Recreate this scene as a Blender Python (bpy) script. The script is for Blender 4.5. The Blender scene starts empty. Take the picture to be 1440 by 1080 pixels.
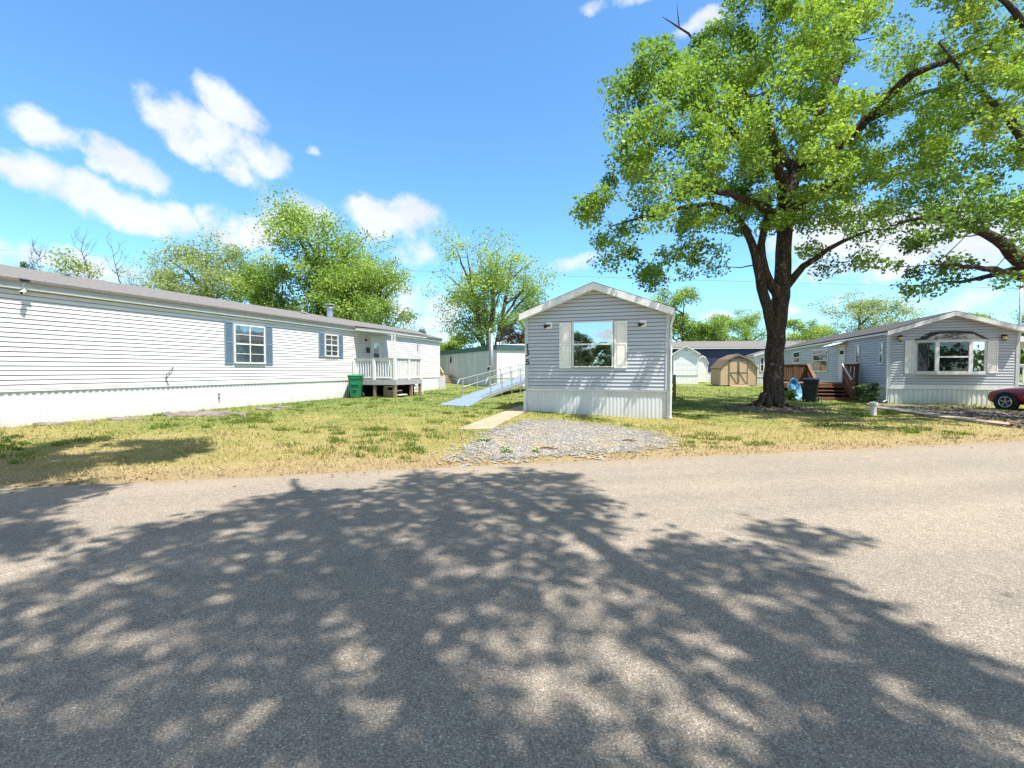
import bpy, math, random
import numpy as np
from mathutils import Vector, Matrix
random.seed(7)
SC = bpy.context.scene
COL = SC.collection
R_ = math.radians

# ------------------------------------------------------------------ camera model
F = 650.0                       # focal length in pixels of the 1440 px wide picture
CAMZ = 1.5
PHI = math.atan(20 / F)         # pitched slightly down
TH = math.atan(210 / F * math.cos(PHI))
cs, sn, cp, sp = math.cos(TH), math.sin(TH), math.cos(PHI), math.sin(PHI)
FW = np.array([-sn * cp, cs * cp, -sp]); RT = np.array([cs, sn, 0.0]); UP = np.array([-sn * sp, cs * sp, cp])
FH = np.array([-sn, cs, 0.0])
C0 = np.array([0, 0, CAMZ])
def ray(px, py): return RT * ((px - 720) / F) + UP * ((540 - py) / F) + FW
def hx(px, py, X): d = ray(px, py); return C0 + d * (X / d[0])
def hy(px, py, Y): d = ray(px, py); return C0 + d * (Y / d[1])
def hz(px, py, Z=0.0): d = ray(px, py); return C0 + d * ((Z - CAMZ) / d[2])
def hd(px, py, D): d = ray(px, py); return C0 + d * (D / (d @ FH))
def proj(p):
    v = np.asarray(p) - C0
    z = v @ FW
    return 720 + F * (v @ RT) / z, 540 - F * (v @ UP) / z, z
SUN = np.array([0.42, -0.2, 1.0])          # towards the sun, per metre of height
# ------------------------------------------------------------------ ground heights
RN = np.array([-0.5075, 0.8616]); RD = 7.12   # road edge: RN.p = RD
def sstep(x): x = np.clip(x, 0, 1); return x * x * (3 - 2 * x)
def roadd(x, y): return RN[0] * x + RN[1] * y - RD
def gz(x, y):
    d = roadd(x, y)
    return 0.12 * sstep(-np.asarray(x) / 4.5) * sstep((d - .3) / 3.0)

# ------------------------------------------------------------------ materials
def N(nt, typ, ins=None, **props):
    n = nt.nodes.new(typ)
    for k, v in props.items(): setattr(n, k, v)
    for k, v in (ins or {}).items():
        if hasattr(v, 'is_linked') or hasattr(v, 'links'): nt.links.new(v, n.inputs[k])
        else: n.inputs[k].default_value = v
    return n
def c4(c): return (c[0], c[1], c[2], 1.0)
def mth(nt, op, a, b=None, clamp=False):
    n = nt.nodes.new('ShaderNodeMath'); n.operation = op; n.use_clamp = clamp
    for i, v in enumerate((a, b)):
        if v is None: continue
        if hasattr(v, 'links'): nt.links.new(v, n.inputs[i])
        else: n.inputs[i].default_value = v
    return n.outputs[0]
def ramp(nt, fac, stops, interp='LINEAR'):
    n = nt.nodes.new('ShaderNodeValToRGB'); cr = n.color_ramp; cr.interpolation = interp
    while len(cr.elements) < len(stops): cr.elements.new(0.5)
    for e, (p, c) in zip(cr.elements, stops):
        e.position = p; e.color = c4(c) if not isinstance(c, (int, float)) else (c, c, c, 1)
    nt.links.new(fac, n.inputs[0]); return n.outputs[0]
def mix(nt, fac, a, b, mode='MIX'):
    n = nt.nodes.new('ShaderNodeMix'); n.data_type = 'RGBA'; n.blend_type = mode
    for idx, v in ((0, fac), (6, a), (7, b)):
        if hasattr(v, 'links'): nt.links.new(v, n.inputs[idx])
        elif isinstance(v, (tuple, list)): n.inputs[idx].default_value = c4(v)
        else: n.inputs[idx].default_value = v
    return n.outputs[2]
def newmat(name):
    m = bpy.data.materials.new(name); m.use_nodes = True
    nt = m.node_tree; nt.nodes.clear()
    out = nt.nodes.new('ShaderNodeOutputMaterial')
    return m, nt, out
def mat(name, col, col2=None, scale=2.0, rough=0.6, bump=0.0, bscale=None, metal=0.0, spec=0.4, stretch=(1, 1, 1), detail=5, lo=.35, hi=.65, coat=0):
    m, nt, out = newmat(name)
    b = N(nt, 'ShaderNodeBsdfPrincipled', {'Roughness': rough, 'Metallic': metal, 'Specular IOR Level': spec, 'Coat Weight': coat})
    nt.links.new(b.outputs[0], out.inputs[0])
    tc = N(nt, 'ShaderNodeTexCoord'); mp = N(nt, 'ShaderNodeMapping', {'Vector': tc.outputs['Object'], 'Scale': stretch})
    if col2 is None: col2 = tuple(x * .82 for x in col)
    nz = N(nt, 'ShaderNodeTexNoise', {'Vector': mp.outputs[0], 'Scale': scale, 'Detail': detail, 'Roughness': .65})
    nt.links.new(ramp(nt, nz.outputs[0], [(lo, col2), (hi, col)]), b.inputs['Base Color'])
    if bump:
        n2 = N(nt, 'ShaderNodeTexNoise', {'Vector': mp.outputs[0], 'Scale': bscale or scale * 6, 'Detail': 4})
        bp = N(nt, 'ShaderNodeBump', {'Strength': bump, 'Distance': .02, 'Height': n2.outputs[0]})
        nt.links.new(bp.outputs[0], b.inputs['Normal'])
    return m
M = {}
M['white_siding'] = mat('white_siding', (.68, .67, .66), (.56, .55, .54), scale=2.2, rough=.5, stretch=(.22, .22, 3), lo=.25, hi=.6, detail=7)
M['grey_siding'] = mat('grey_siding', (.47, .495, .53), (.39, .41, .44), scale=2.2, rough=.55, stretch=(.22, .22, 3), lo=.25, hi=.6, detail=7)
M['tan_grey_siding'] = mat('tan_grey_siding', (.50, .51, .535), (.42, .43, .45), stretch=(.22, .22, 3), scale=2.2, rough=.55)
M['white_paint'] = mat('white_paint', (.74, .73, .715), (.62, .61, .595), scale=3, rough=.5)
M['skirting'] = mat('skirting', (.64, .65, .665), (.56, .565, .57), scale=1.4, rough=.5, stretch=(1, 1, .5))
M['shingles'] = mat('shingles', (.19, .180, .172), (.11, .105, .101), scale=9, lo=.3, hi=.7, rough=.95, bump=.5, bscale=30, spec=.1, stretch=(1, 1, 4))
M['dark_shingles'] = mat('dark_shingles', (.10, .095, .09), (.05, .05, .05), scale=14, rough=.95, bump=.5, bscale=30, spec=.1)
M['brown_shingles'] = mat('brown_shingles', (.20, .14, .10), (.12, .085, .06), scale=10, rough=.95, bump=.5, bscale=30, spec=.1)
M['blue_shutter'] = mat('blue_shutter', (.17, .24, .31), (.13, .19, .26), scale=4, rough=.5)
M['bright_white'] = mat('bright_white', (.86, .86, .86), (.78, .78, .78), scale=2, rough=.5)
M['cream_paint'] = mat('cream_paint', (.82, .79, .73), (.74, .71, .655), scale=4, rough=.5)
M['teal_paint'] = mat('teal_paint', (.050, .105, .120), (.038, .08, .092), scale=3, rough=.55)
M['trailer_metal'] = mat('trailer_metal', (.60, .61, .63), (.48, .49, .51), scale=1.0, rough=.5, stretch=(1, 1, .3))
M['navy_siding'] = mat('navy_siding', (.022, .04, .085), (.016, .03, .065), scale=1.5, rough=.5)
M['tan_paint'] = mat('tan_paint', (.52, .38, .25), (.44, .32, .20), scale=2, rough=.7)
M['brown_trim'] = mat('brown_trim', (.20, .17, .13), (.14, .12, .09), scale=4, rough=.7)
M['concrete'] = mat('concrete', (.36, .295, .205), (.26, .21, .145), scale=3.5, rough=.9, bump=.3, bscale=40, spec=.2, detail=8)
M['grey_metal'] = mat('grey_metal', (.50, .52, .54), (.38, .40, .42), scale=5, rough=.38, metal=.7)
M['pale_aluminium'] = mat('pale_aluminium', (.40, .41, .42), (.32, .33, .34), scale=6, rough=.45, metal=.35)
M['ramp_deck'] = mat('ramp_deck', (.20, .275, .345), (.16, .22, .28), scale=4, rough=.6, metal=.1)
M['dark_metal'] = mat('dark_metal', (.03, .03, .032), (.02, .02, .02), scale=6, rough=.4, spec=.5)
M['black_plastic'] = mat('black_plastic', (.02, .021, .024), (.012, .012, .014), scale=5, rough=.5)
M['green_plastic'] = mat('green_plastic', (.012, .17, .075), (.008, .12, .055), scale=3, rough=.45)
M['rubber'] = mat('rubber', (.018, .018, .019), (.012, .012, .012), scale=20, rough=.85)
M['deck_wood'] = mat('deck_wood', (.21, .105, .055), (.11, .055, .03), scale=3, rough=.75, bump=.3, bscale=20, stretch=(1, 1, .35))
M['weathered_wood'] = mat('weathered_wood', (.30, .20, .13), (.19, .13, .09), scale=4, rough=.85, bump=.3, stretch=(1, 1, .3))
M['new_wood'] = mat('new_wood', (.55, .34, .15), (.43, .26, .11), scale=4, rough=.75)
M['grey_wood'] = mat('grey_wood', (.36, .36, .36), (.26, .26, .27), scale=4, rough=.85)
M['blind'] = mat('blind', (.72, .70, .65), (.58, .57, .53), scale=1.5, rough=.8)
M['curtain'] = mat('curtain', (.62, .48, .36), (.5, .38, .28), scale=3, rough=.9)
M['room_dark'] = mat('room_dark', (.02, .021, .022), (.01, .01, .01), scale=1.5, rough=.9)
M['lamp_black'] = mat('lamp_black', (.015, .015, .016), (.01, .01, .01), scale=9, rough=.35)
M['lamp_glass'] = mat('lamp_glass', (.80, .62, .28), (.7, .5, .2), scale=9, rough=.2)
M['stump_wood'] = mat('stump_wood', (.24, .205, .18), (.10, .085, .078), scale=6, rough=.95, bump=.7, bscale=14, spec=.1)
M['solar_cell'] = mat('solar_cell', (.02, .022, .04), (.01, .012, .03), scale=9, rough=.2)
M['blue_plastic'] = mat('blue_plastic', (.035, .18, .42), (.16, .36, .56), scale=7, rough=.3, coat=.3, lo=.42, hi=.58)
M['car_red'] = mat('car_red', (.30, .012, .022), (.26, .010, .018), scale=1, rough=.28, coat=1.0, spec=.5)
M['chrome'] = mat('chrome', (.65, .66, .68), (.5, .5, .52), scale=9, rough=.22, metal=1.0)
M['headlight'] = mat('headlight', (.75, .77, .8), (.6, .62, .65), scale=9, rough=.1, coat=1)
M['red_lens'] = mat('red_lens', (.4, .01, .01), (.3, .01, .01), scale=9, rough=.15, coat=1)
M['cable'] = mat('cable', (.30, .31, .33), (.25, .25, .26), scale=2, rough=.6)
M['pole_wood'] = mat('pole_wood', (.20, .165, .13), (.13, .11, .09), scale=5, rough=.9, bump=.3, stretch=(1, 1, .2))
M['beige_pvc'] = mat('beige_pvc', (.74, .71, .64), (.62, .6, .54), scale=7, rough=.5)
M['stone'] = mat('stone', (.34, .325, .30), (.21, .20, .185), scale=5, rough=.9, spec=.2)
M['dry_leaf'] = mat('dry_leaf', (.17, .10, .05), (.09, .055, .03), scale=5, rough=.9)

def add_splash(m, c=(.42, .40, .27), h0=-.05, h1=.34):
    """splashed dirt and algae near the bottom of a panel"""
    nt = m.node_tree; b = [n for n in nt.nodes if n.type == 'BSDF_PRINCIPLED'][0]; old = b.inputs['Base Color'].links[0].from_socket
    tc = N(nt, 'ShaderNodeTexCoord'); z = N(nt, 'ShaderNodeSeparateXYZ', {0: tc.outputs['Object']}).outputs[2]
    nz = N(nt, 'ShaderNodeTexNoise', {'Vector': tc.outputs['Object'], 'Scale': 5.0, 'Detail': 7.0, 'Roughness': .7})
    f = N(nt, 'ShaderNodeMapRange', {'Value': mth(nt, 'ADD', z, mth(nt, 'MULTIPLY', mth(nt, 'SUBTRACT', nz.outputs[0], .5), -.6)), 'From Min': h0, 'From Max': h1, 'To Min': .42, 'To Max': 0.0}).outputs[0]
    nt.links.new(mix(nt, f, old, c), b.inputs['Base Color'])
add_splash(M['skirting'])
def bark(name, c1, c2, lichen=None):
    m, nt, out = newmat(name)
    b = N(nt, 'ShaderNodeBsdfPrincipled', {'Roughness': .95, 'Specular IOR Level': .1})
    nt.links.new(b.outputs[0], out.inputs[0])
    tc = N(nt, 'ShaderNodeTexCoord'); mp = N(nt, 'ShaderNodeMapping', {'Vector': tc.outputs['Object'], 'Scale': (1, 1, .22)})
    v = N(nt, 'ShaderNodeTexVoronoi', {'Vector': mp.outputs[0], 'Scale': 16.0}, feature='DISTANCE_TO_EDGE')
    nz = N(nt, 'ShaderNodeTexNoise', {'Vector': mp.outputs[0], 'Scale': 7.0, 'Detail': 8.0, 'Roughness': .7})
    col = ramp(nt, nz.outputs[0], [(.35, c2), (.65, c1)])
    if lichen:
        n3 = N(nt, 'ShaderNodeTexNoise', {'Vector': tc.outputs['Object'], 'Scale': 9.0, 'Detail': 6.0})
        col = mix(nt, ramp(nt, n3.outputs[0], [(.60, 0.0), (.68, 1.0)]), col, lichen)
    nt.links.new(col, b.inputs['Base Color'])
    h = mth(nt, 'ADD', mth(nt, 'MULTIPLY', v.outputs[0], 1.4), nz.outputs[0])
    bp = N(nt, 'ShaderNodeBump', {'Strength': .9, 'Distance': .06, 'Height': h})
    nt.links.new(bp.outputs[0], b.inputs['Normal'])
    return m
M['maple_bark'] = bark('maple_bark', (.095, .07, .055), (.036, .027, .022), (.22, .19, .16))
M['grey_bark'] = bark('grey_bark', (.15, .13, .11), (.07, .06, .05))

def leafmat(name, stops, trans=.42, gloss=.02):
    m, nt, out = newmat(name)
    at = N(nt, 'ShaderNodeAttribute', attribute_name='lc')
    col = ramp(nt, at.outputs['Fac'], stops)
    d = N(nt, 'ShaderNodeBsdfDiffuse', {'Color': col})
    hs = N(nt, 'ShaderNodeHueSaturation', {'Hue': .497, 'Saturation': 1.15, 'Value': 1.25, 'Color': col})
    t = N(nt, 'ShaderNodeBsdfTranslucent', {'Color': hs.outputs[0]})
    g = N(nt, 'ShaderNodeBsdfGlossy', {'Color': (.9, .95, 1, 1), 'Roughness': .45})
    m1 = N(nt, 'ShaderNodeMixShader', {0: trans, 1: d.outputs[0], 2: t.outputs[0]})
    m2 = N(nt, 'ShaderNodeMixShader', {0: gloss, 1: m1.outputs[0], 2: g.outputs[0]})
    nt.links.new(m2.outputs[0], out.inputs[0])
    return m
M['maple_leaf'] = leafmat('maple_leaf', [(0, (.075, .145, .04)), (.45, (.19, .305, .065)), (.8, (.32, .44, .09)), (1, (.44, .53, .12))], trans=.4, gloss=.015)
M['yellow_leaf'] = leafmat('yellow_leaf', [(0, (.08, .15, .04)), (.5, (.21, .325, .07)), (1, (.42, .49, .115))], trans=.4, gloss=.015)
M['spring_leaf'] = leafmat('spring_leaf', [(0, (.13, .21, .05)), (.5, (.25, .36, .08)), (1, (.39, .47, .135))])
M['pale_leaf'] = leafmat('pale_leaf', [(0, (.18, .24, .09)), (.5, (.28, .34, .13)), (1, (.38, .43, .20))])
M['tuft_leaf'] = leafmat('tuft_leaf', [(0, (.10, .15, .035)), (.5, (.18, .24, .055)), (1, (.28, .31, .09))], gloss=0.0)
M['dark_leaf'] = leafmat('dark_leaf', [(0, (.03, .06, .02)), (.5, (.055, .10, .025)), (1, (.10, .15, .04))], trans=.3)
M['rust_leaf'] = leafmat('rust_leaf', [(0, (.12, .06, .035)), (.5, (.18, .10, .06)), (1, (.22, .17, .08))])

def glass(name, refl=.12, tint=(.85, .9, .92)):
    m, nt, out = newmat(name)
    t = N(nt, 'ShaderNodeBsdfTransparent', {'Color': c4(tint)})
    g = N(nt, 'ShaderNodeBsdfGlossy', {'Color': (1, 1, 1, 1), 'Roughness': .015})
    fr = N(nt, 'ShaderNodeFresnel', {'IOR': 1.5})
    f = mth(nt, 'ADD', mth(nt, 'MULTIPLY', fr.outputs[0], .8), refl, True)
    tc = N(nt, 'ShaderNodeTexCoord')
    nz = N(nt, 'ShaderNodeTexNoise', {'Vector': tc.outputs['Object'], 'Scale': 1.6, 'Detail': 2.0})
    bp = N(nt, 'ShaderNodeBump', {'Strength': .03, 'Distance': .05, 'Height': nz.outputs[0]})
    nt.links.new(bp.outputs[0], g.inputs['Normal'])
    mx = N(nt, 'ShaderNodeMixShader', {0: f, 1: t.outputs[0], 2: g.outputs[0]})
    nt.links.new(mx.outputs[0], out.inputs[0])
    return m
M['window_glass'] = glass('window_glass', .015)
M['mirror_glass'] = glass('mirror_glass', .5, (.7, .75, .8))
M['car_glass'] = glass('car_glass', .15, (.12, .13, .14))

def world_pos(nt): return N(nt, 'ShaderNodeNewGeometry').outputs['Position']
def road_dist(nt, pos):
    dp = N(nt, 'ShaderNodeVectorMath', {0: pos, 1: (RN[0], RN[1], 0)}, operation='DOT_PRODUCT')
    return mth(nt, 'SUBTRACT', dp.outputs['Value'], RD)
def grass_color(nt):
    pos = world_pos(nt)
    d = road_dist(nt, pos)
    n1 = N(nt, 'ShaderNodeTexNoise', {'Vector': pos, 'Scale': .38, 'Detail': 5.0, 'Roughness': .6})
    n2 = N(nt, 'ShaderNodeTexNoise', {'Vector': pos, 'Scale': 2.6, 'Detail': 6.0, 'Roughness': .65})
    n3 = N(nt, 'ShaderNodeTexNoise', {'Vector': pos, 'Scale': 30.0, 'Detail': 3.0})
    f = mth(nt, 'ADD', mth(nt, 'MULTIPLY', n1.outputs[0], .75), mth(nt, 'MULTIPLY', n2.outputs[0], .55))
    far = mth(nt, 'MINIMUM', mth(nt, 'MULTIPLY', d, .030), .34)
    f = mth(nt, 'ADD', f, mth(nt, 'SUBTRACT', far, .235))
    f = mth(nt, 'ADD', f, mth(nt, 'MULTIPLY', mth(nt, 'SUBTRACT', n3.outputs[0], .5), .3))
    # dry strip that runs along the asphalt
    e = mth(nt, 'MULTIPLY', mth(nt, 'SUBTRACT', mth(nt, 'ADD', mth(nt, 'MULTIPLY', n1.outputs[0], 3.4), mth(nt, 'MULTIPLY', n2.outputs[0], .8)), mth(nt, 'ADD', d, .9)), .34, True)
    f = mth(nt, 'SUBTRACT', f, mth(nt, 'MULTIPLY', e, mth(nt, 'MULTIPLY', n2.outputs[0], 1.2)))
    col = ramp(nt, f, [(.18, (.38, .29, .16)), (.34, (.41, .32, .16)), (.50, (.345, .295, .11)), (.64, (.235, .255, .075)), (.84, (.145, .195, .055))])
    return pos, f, col
def ground_mat():
    m, nt, out = newmat('lawn')
    b = N(nt, 'ShaderNodeBsdfPrincipled', {'Roughness': .95, 'Specular IOR Level': .05})
    nt.links.new(b.outputs[0], out.inputs[0])
    pos, f, col = grass_color(nt)
    n = N(nt, 'ShaderNodeTexNoise', {'Vector': pos, 'Scale': 55.0, 'Detail': 6.0, 'Roughness': .75})
    col = mix(nt, 1.0, col, ramp(nt, n.outputs[0], [(.3, .45), (.55, 1.0), (.75, 1.3)]), 'MULTIPLY')
    nt.links.new(col, b.inputs['Base Color'])
    bp = N(nt, 'ShaderNodeBump', {'Strength': .9, 'Distance': .05, 'Height': n.outputs[0]})
    nt.links.new(bp.outputs[0], b.inputs['Normal'])
    return m
M['lawn'] = ground_mat()
def blade_mat():
    m, nt, out = newmat('grass_blade')
    pos, f, col = grass_color(nt)
    at = N(nt, 'ShaderNodeAttribute', attribute_name='lc')
    col = mix(nt, 1.0, col, ramp(nt, at.outputs['Fac'], [(0, .8), (1, 1.45)]), 'MULTIPLY')
    d = N(nt, 'ShaderNodeBsdfDiffuse', {'Color': col}); t = N(nt, 'ShaderNodeBsdfTranslucent', {'Color': col})
    mx = N(nt, 'ShaderNodeMixShader', {0: .4, 1: d.outputs[0], 2: t.outputs[0]})
    nt.links.new(mx.outputs[0], out.inputs[0]); return m
M['grass_blade'] = blade_mat()
def asphalt():
    m, nt, out = newmat('asphalt')
    b = N(nt, 'ShaderNodeBsdfPrincipled', {'Roughness': .88, 'Specular IOR Level': .25})
    nt.links.new(b.outputs[0], out.inputs[0])
    pos = world_pos(nt)
    v = N(nt, 'ShaderNodeTexVoronoi', {'Vector': pos, 'Scale': 165.0})
    v2 = N(nt, 'ShaderNodeTexVoronoi', {'Vector': pos, 'Scale': 80.0})
    sep = N(nt, 'ShaderNodeSeparateColor', {0: v.outputs['Color']}); sep2 = N(nt, 'ShaderNodeSeparateColor', {0: v2.outputs['Color']})
    agg = ramp(nt, sep.outputs[0], [(0, (.118, .105, .09)), (.35, (.187, .163, .133)), (.7, (.236, .206, .168)), (.92, (.305, .268, .222)), (1, (.45, .41, .36))])
    col = mix(nt, ramp(nt, sep2.outputs[1], [(.82, 0.0), (.92, .5)]), agg, (.27, .24, .20))
    n1 = N(nt, 'ShaderNodeTexNoise', {'Vector': pos, 'Scale': .45, 'Detail': 5.0})
    n2 = N(nt, 'ShaderNodeTexNoise', {'Vector': pos, 'Scale': 9.0, 'Detail': 5.0, 'Roughness': .7})
    col = mix(nt, 1.0, col, ramp(nt, n1.outputs[0], [(.3, (.96, .95, .93)), (.7, (1.14, 1.09, 1.03))]), 'MULTIPLY')
    col = mix(nt, 1.0, col, ramp(nt, n2.outputs[0], [(.3, .88), (.7, 1.12)]), 'MULTIPLY')
    # faint wheel tracks along the road and a pale gritty margin beside the grass
    d = road_dist(nt, pos)
    al = N(nt, 'ShaderNodeVectorMath', {0: pos, 1: (RN[1], -RN[0], 0)}, operation='DOT_PRODUCT').outputs['Value']
    cv = N(nt, 'ShaderNodeCombineXYZ', {0: mth(nt, 'MULTIPLY', al, .10), 1: mth(nt, 'MULTIPLY', d, 1.1)})
    n4 = N(nt, 'ShaderNodeTexNoise', {'Vector': cv.outputs[0], 'Scale': 1.0, 'Detail': 4.0})
    col = mix(nt, 1.0, col, ramp(nt, n4.outputs[0], [(.35, (.90, .90, .90)), (.65, (1.08, 1.07, 1.05))]), 'MULTIPLY')
    n6 = N(nt, 'ShaderNodeTexNoise', {'Vector': pos, 'Scale': 1.7, 'Detail': 3.0})
    col = mix(nt, ramp(nt, n6.outputs[0], [(.68, 0.0), (.80, .22)]), col, (.105, .092, .08))
    edge = mth(nt, 'ADD', mth(nt, 'MULTIPLY', d, .9), mth(nt, 'MULTIPLY', n2.outputs[0], 1.6))
    col = mix(nt, ramp(nt, edge, [(.2, 0.0), (.9, .45)]), col, (.25, .19, .12))
    nt.links.new(col, b.inputs['Base Color'])
    bp = N(nt, 'ShaderNodeBump', {'Strength': .45, 'Distance': .007, 'Height': v.outputs['Distance']})
    bp2 = N(nt, 'ShaderNodeBump', {'Strength': .35, 'Distance': .02, 'Height': n2.outputs[0], 'Normal': bp.outputs[0]})
    nt.links.new(bp2.outputs[0], b.inputs['Normal'])
    return m
M['asphalt'] = asphalt()
def gravel_mat(name, c1, c2, c3):
    m, nt, out = newmat(name)
    b = N(nt, 'ShaderNodeBsdfPrincipled', {'Roughness': .95, 'Specular IOR Level': .1})
    nt.links.new(b.outputs[0], out.inputs[0])
    pos = world_pos(nt)
    v = N(nt, 'ShaderNodeTexVoronoi', {'Vector': pos, 'Scale': 28.0})
    sep = N(nt, 'ShaderNodeSeparateColor', {0: v.outputs['Color']})
    n1 = N(nt, 'ShaderNodeTexNoise', {'Vector': pos, 'Scale': 1.3, 'Detail': 5.0, 'Roughness': .7})
    col = ramp(nt, sep.outputs[0], [(0, c1), (.6, c2), (1, tuple(min(1, x * 1.4) for x in c2))])
    col = mix(nt, ramp(nt, n1.outputs[0], [(.45, 0.0), (.6, .8)]), col, c3)
    nt.links.new(col, b.inputs['Base Color'])
    bp = N(nt, 'ShaderNodeBump', {'Strength': .8, 'Distance': .03, 'Height': v.outputs['Distance']})
    nt.links.new(bp.outputs[0], b.inputs['Normal'])
    return m
M['gravel'] = gravel_mat('gravel', (.155, .15, .14), (.265, .255, .238), (.32, .25, .155))
M['driveway'] = gravel_mat('driveway', (.10, .09, .08), (.22, .20, .18), (.15, .11, .08))
M['bare_soil'] = gravel_mat('bare_soil', (.13, .10, .075), (.20, .155, .115), (.17, .13, .09))

# ------------------------------------------------------------------ mesh building
OFF = {}
def finish(me, name, m, parent, smooth=False):
    o = bpy.data.objects.new(name, me); COL.objects.link(o)
    if m is not None: me.materials.append(M[m] if isinstance(m, str) else m)
    if smooth:
        me.polygons.foreach_set('use_smooth', [True] * len(me.polygons))
    if parent is not None:
        o.parent = parent
        OFF[o.name] = OFF.get(parent.name, np.zeros(3))
    return o
def np_mesh(name, V, Fa):
    """V (n,3), Fa (m,k) constant-size faces"""
    me = bpy.data.meshes.new(name)
    V = np.ascontiguousarray(V, dtype=np.float32); Fa = np.ascontiguousarray(Fa, dtype=np.int32)
    me.vertices.add(len(V)); me.vertices.foreach_set('co', V.ravel())
    k = Fa.shape[1]
    me.loops.add(Fa.size); me.loops.foreach_set('vertex_index', Fa.ravel())
    me.polygons.add(len(Fa))
    me.polygons.foreach_set('loop_start', np.arange(0, Fa.size, k, dtype=np.int32))
    me.update(calc_edges=True); me.validate()
    return me
class MB:
    def __init__(s): s.v = []; s.f = []
    def add(s, vs, fs):
        o = len(s.v); s.v += [tuple(map(float, p)) for p in vs]; s.f += [tuple(i + o for i in f) for f in fs]; return s
    def box(s, x0, x1, y0, y1, z0, z1):
        if x0 > x1: x0, x1 = x1, x0
        if y0 > y1: y0, y1 = y1, y0
        if z0 > z1: z0, z1 = z1, z0
        return s.add([(x0, y0, z0), (x1, y0, z0), (x1, y1, z0), (x0, y1, z0), (x0, y0, z1), (x1, y0, z1), (x1, y1, z1), (x0, y1, z1)],
                     [(3, 2, 1, 0), (4, 5, 6, 7), (0, 1, 5, 4), (1, 2, 6, 5), (2, 3, 7, 6), (3, 0, 4, 7)])
    def bar(s, p, q, w, h, up=(0, 0, 1)):
        """rectangular bar from p to q, w across, h along up"""
        p = Vector(p); q = Vector(q); d = (q - p).normalized(); u = Vector(up)
        a = d.cross(u)
        if a.length < 1e-4: a = d.cross(Vector((1, 0, 0)))
        a.normalize(); b = a.cross(d).normalized()
        a *= w / 2; b *= h / 2
        return s.add([p - a - b, p + a - b, p + a + b, p - a + b, q - a - b, q + a - b, q + a + b, q - a + b],
                     [(0, 1, 2, 3), (7, 6, 5, 4), (4, 5, 1, 0), (5, 6, 2, 1), (6, 7, 3, 2), (7, 4, 0, 3)])
    def prism(s, poly, ext):
        """closed polygon (3-d points) extruded by vector ext"""
        n = len(poly); e = Vector(ext)
        a = [Vector(p) for p in poly]; b = [p + e for p in a]
        return s.add(a + b, [tuple(range(n))[::-1], tuple(range(n, 2 * n))] + [(i, (i + 1) % n, n + (i + 1) % n, n + i) for i in range(n)])
    def quad(s, *pts): return s.add(pts, [tuple(range(len(pts)))])
    def tube(s, pts, rad, n=8, cap=True):
        pts = [Vector(p) for p in pts]
        if not hasattr(rad, '__len__'): rad = [rad] * len(pts)
        o = len(s.v); ref = None
        for i, p in enumerate(pts):
            d = (pts[min(i + 1, len(pts) - 1)] - pts[max(i - 1, 0)])
            if d.length < 1e-6: d = Vector((0, 0, 1))
            d.normalize()
            if ref is None: ref = Vector((1, 0, 0)) if abs(d.x) < .8 else Vector((0, 1, 0))
            a = (ref - d * ref.dot(d)).normalized(); ref = a; b = d.cross(a)
            for k in range(n):
                t = 2 * math.pi * k / n
                q = p + (a * math.cos(t) + b * math.sin(t)) * rad[i]
                s.v.append((q.x, q.y, q.z))
        for i in range(len(pts) - 1):
            for k in range(n):
                k2 = (k + 1) % n
                s.f.append((o + i * n + k, o + i * n + k2, o + (i + 1) * n + k2, o + (i + 1) * n + k))
        if cap:
            s.f.append(tuple(o + k for k in range(n))[::-1]); s.f.append(tuple(o + (len(pts) - 1) * n + k for k in range(n)))
        return s
    def cyl(s, c, r, h, axis='z', n=16, r2=None):
        c = Vector(c); e = {'x': Vector((1, 0, 0)), 'y': Vector((0, 1, 0)), 'z': Vector((0, 0, 1))}[axis]
        return s.tube([c, c + e * h], [r, r if r2 is None else r2], n)
    def ball(s, c, r, sx=1, sy=1, sz=1, nu=10, nv=7):
        o = len(s.v)
        for j in range(nv + 1):
            t = math.pi * j / nv
            for i in range(nu):
                a = 2 * math.pi * i / nu
                s.v.append((c[0] + r * sx * math.sin(t) * math.cos(a), c[1] + r * sy * math.sin(t) * math.sin(a), c[2] + r * sz * math.cos(t)))
        for j in range(nv):
            for i in range(nu):
                i2 = (i + 1) % nu
                s.f.append((o + j * nu + i, o + (j + 1) * nu + i, o + (j + 1) * nu + i2, o + j * nu + i2))
        return s
    def build(s, name, m, parent=None, smooth=False, bevel=0.0):
        off = OFF.get(parent.name, np.zeros(3)) if parent is not None else np.zeros(3)
        me = bpy.data.meshes.new(name)
        me.from_pydata([(x - off[0], y - off[1], z - off[2]) for x, y, z in s.v], [], s.f); me.update()
        o = finish(me, name, m, parent, smooth)
        if bevel:
            b = o.modifiers.new('bevel', 'BEVEL'); b.width = bevel; b.segments = 2; b.limit_method = 'ANGLE'
        return o
def tag(o, label, cat, group=None, kind=None):
    if label: o['label'] = label
    if cat: o['category'] = cat
    if group: o['group'] = group
    if kind: o['kind'] = kind
    return o
def thing(name, label, cat, loc=(0, 0, 0), rz=0.0, group=None, local=False):
    o = bpy.data.objects.new(name, None); COL.objects.link(o)
    o.empty_display_size = .3
    o.location = loc; o.rotation_euler = (0, 0, rz)
    OFF[o.name] = np.zeros(3) if local else np.array(loc, dtype=float)
    return tag(o, label, cat, group)
def solo(o, at):
    """a one-mesh thing gets its origin at its base"""
    at = Vector(at); o.data.transform(Matrix.Translation(-at)); o.location = at; return o
SKYTINT = (.66, 1.01, 1.2); CLOUD = (3.95, 4.15, 4.4); SUNE = 4.2; EXPO = 1.34
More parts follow.
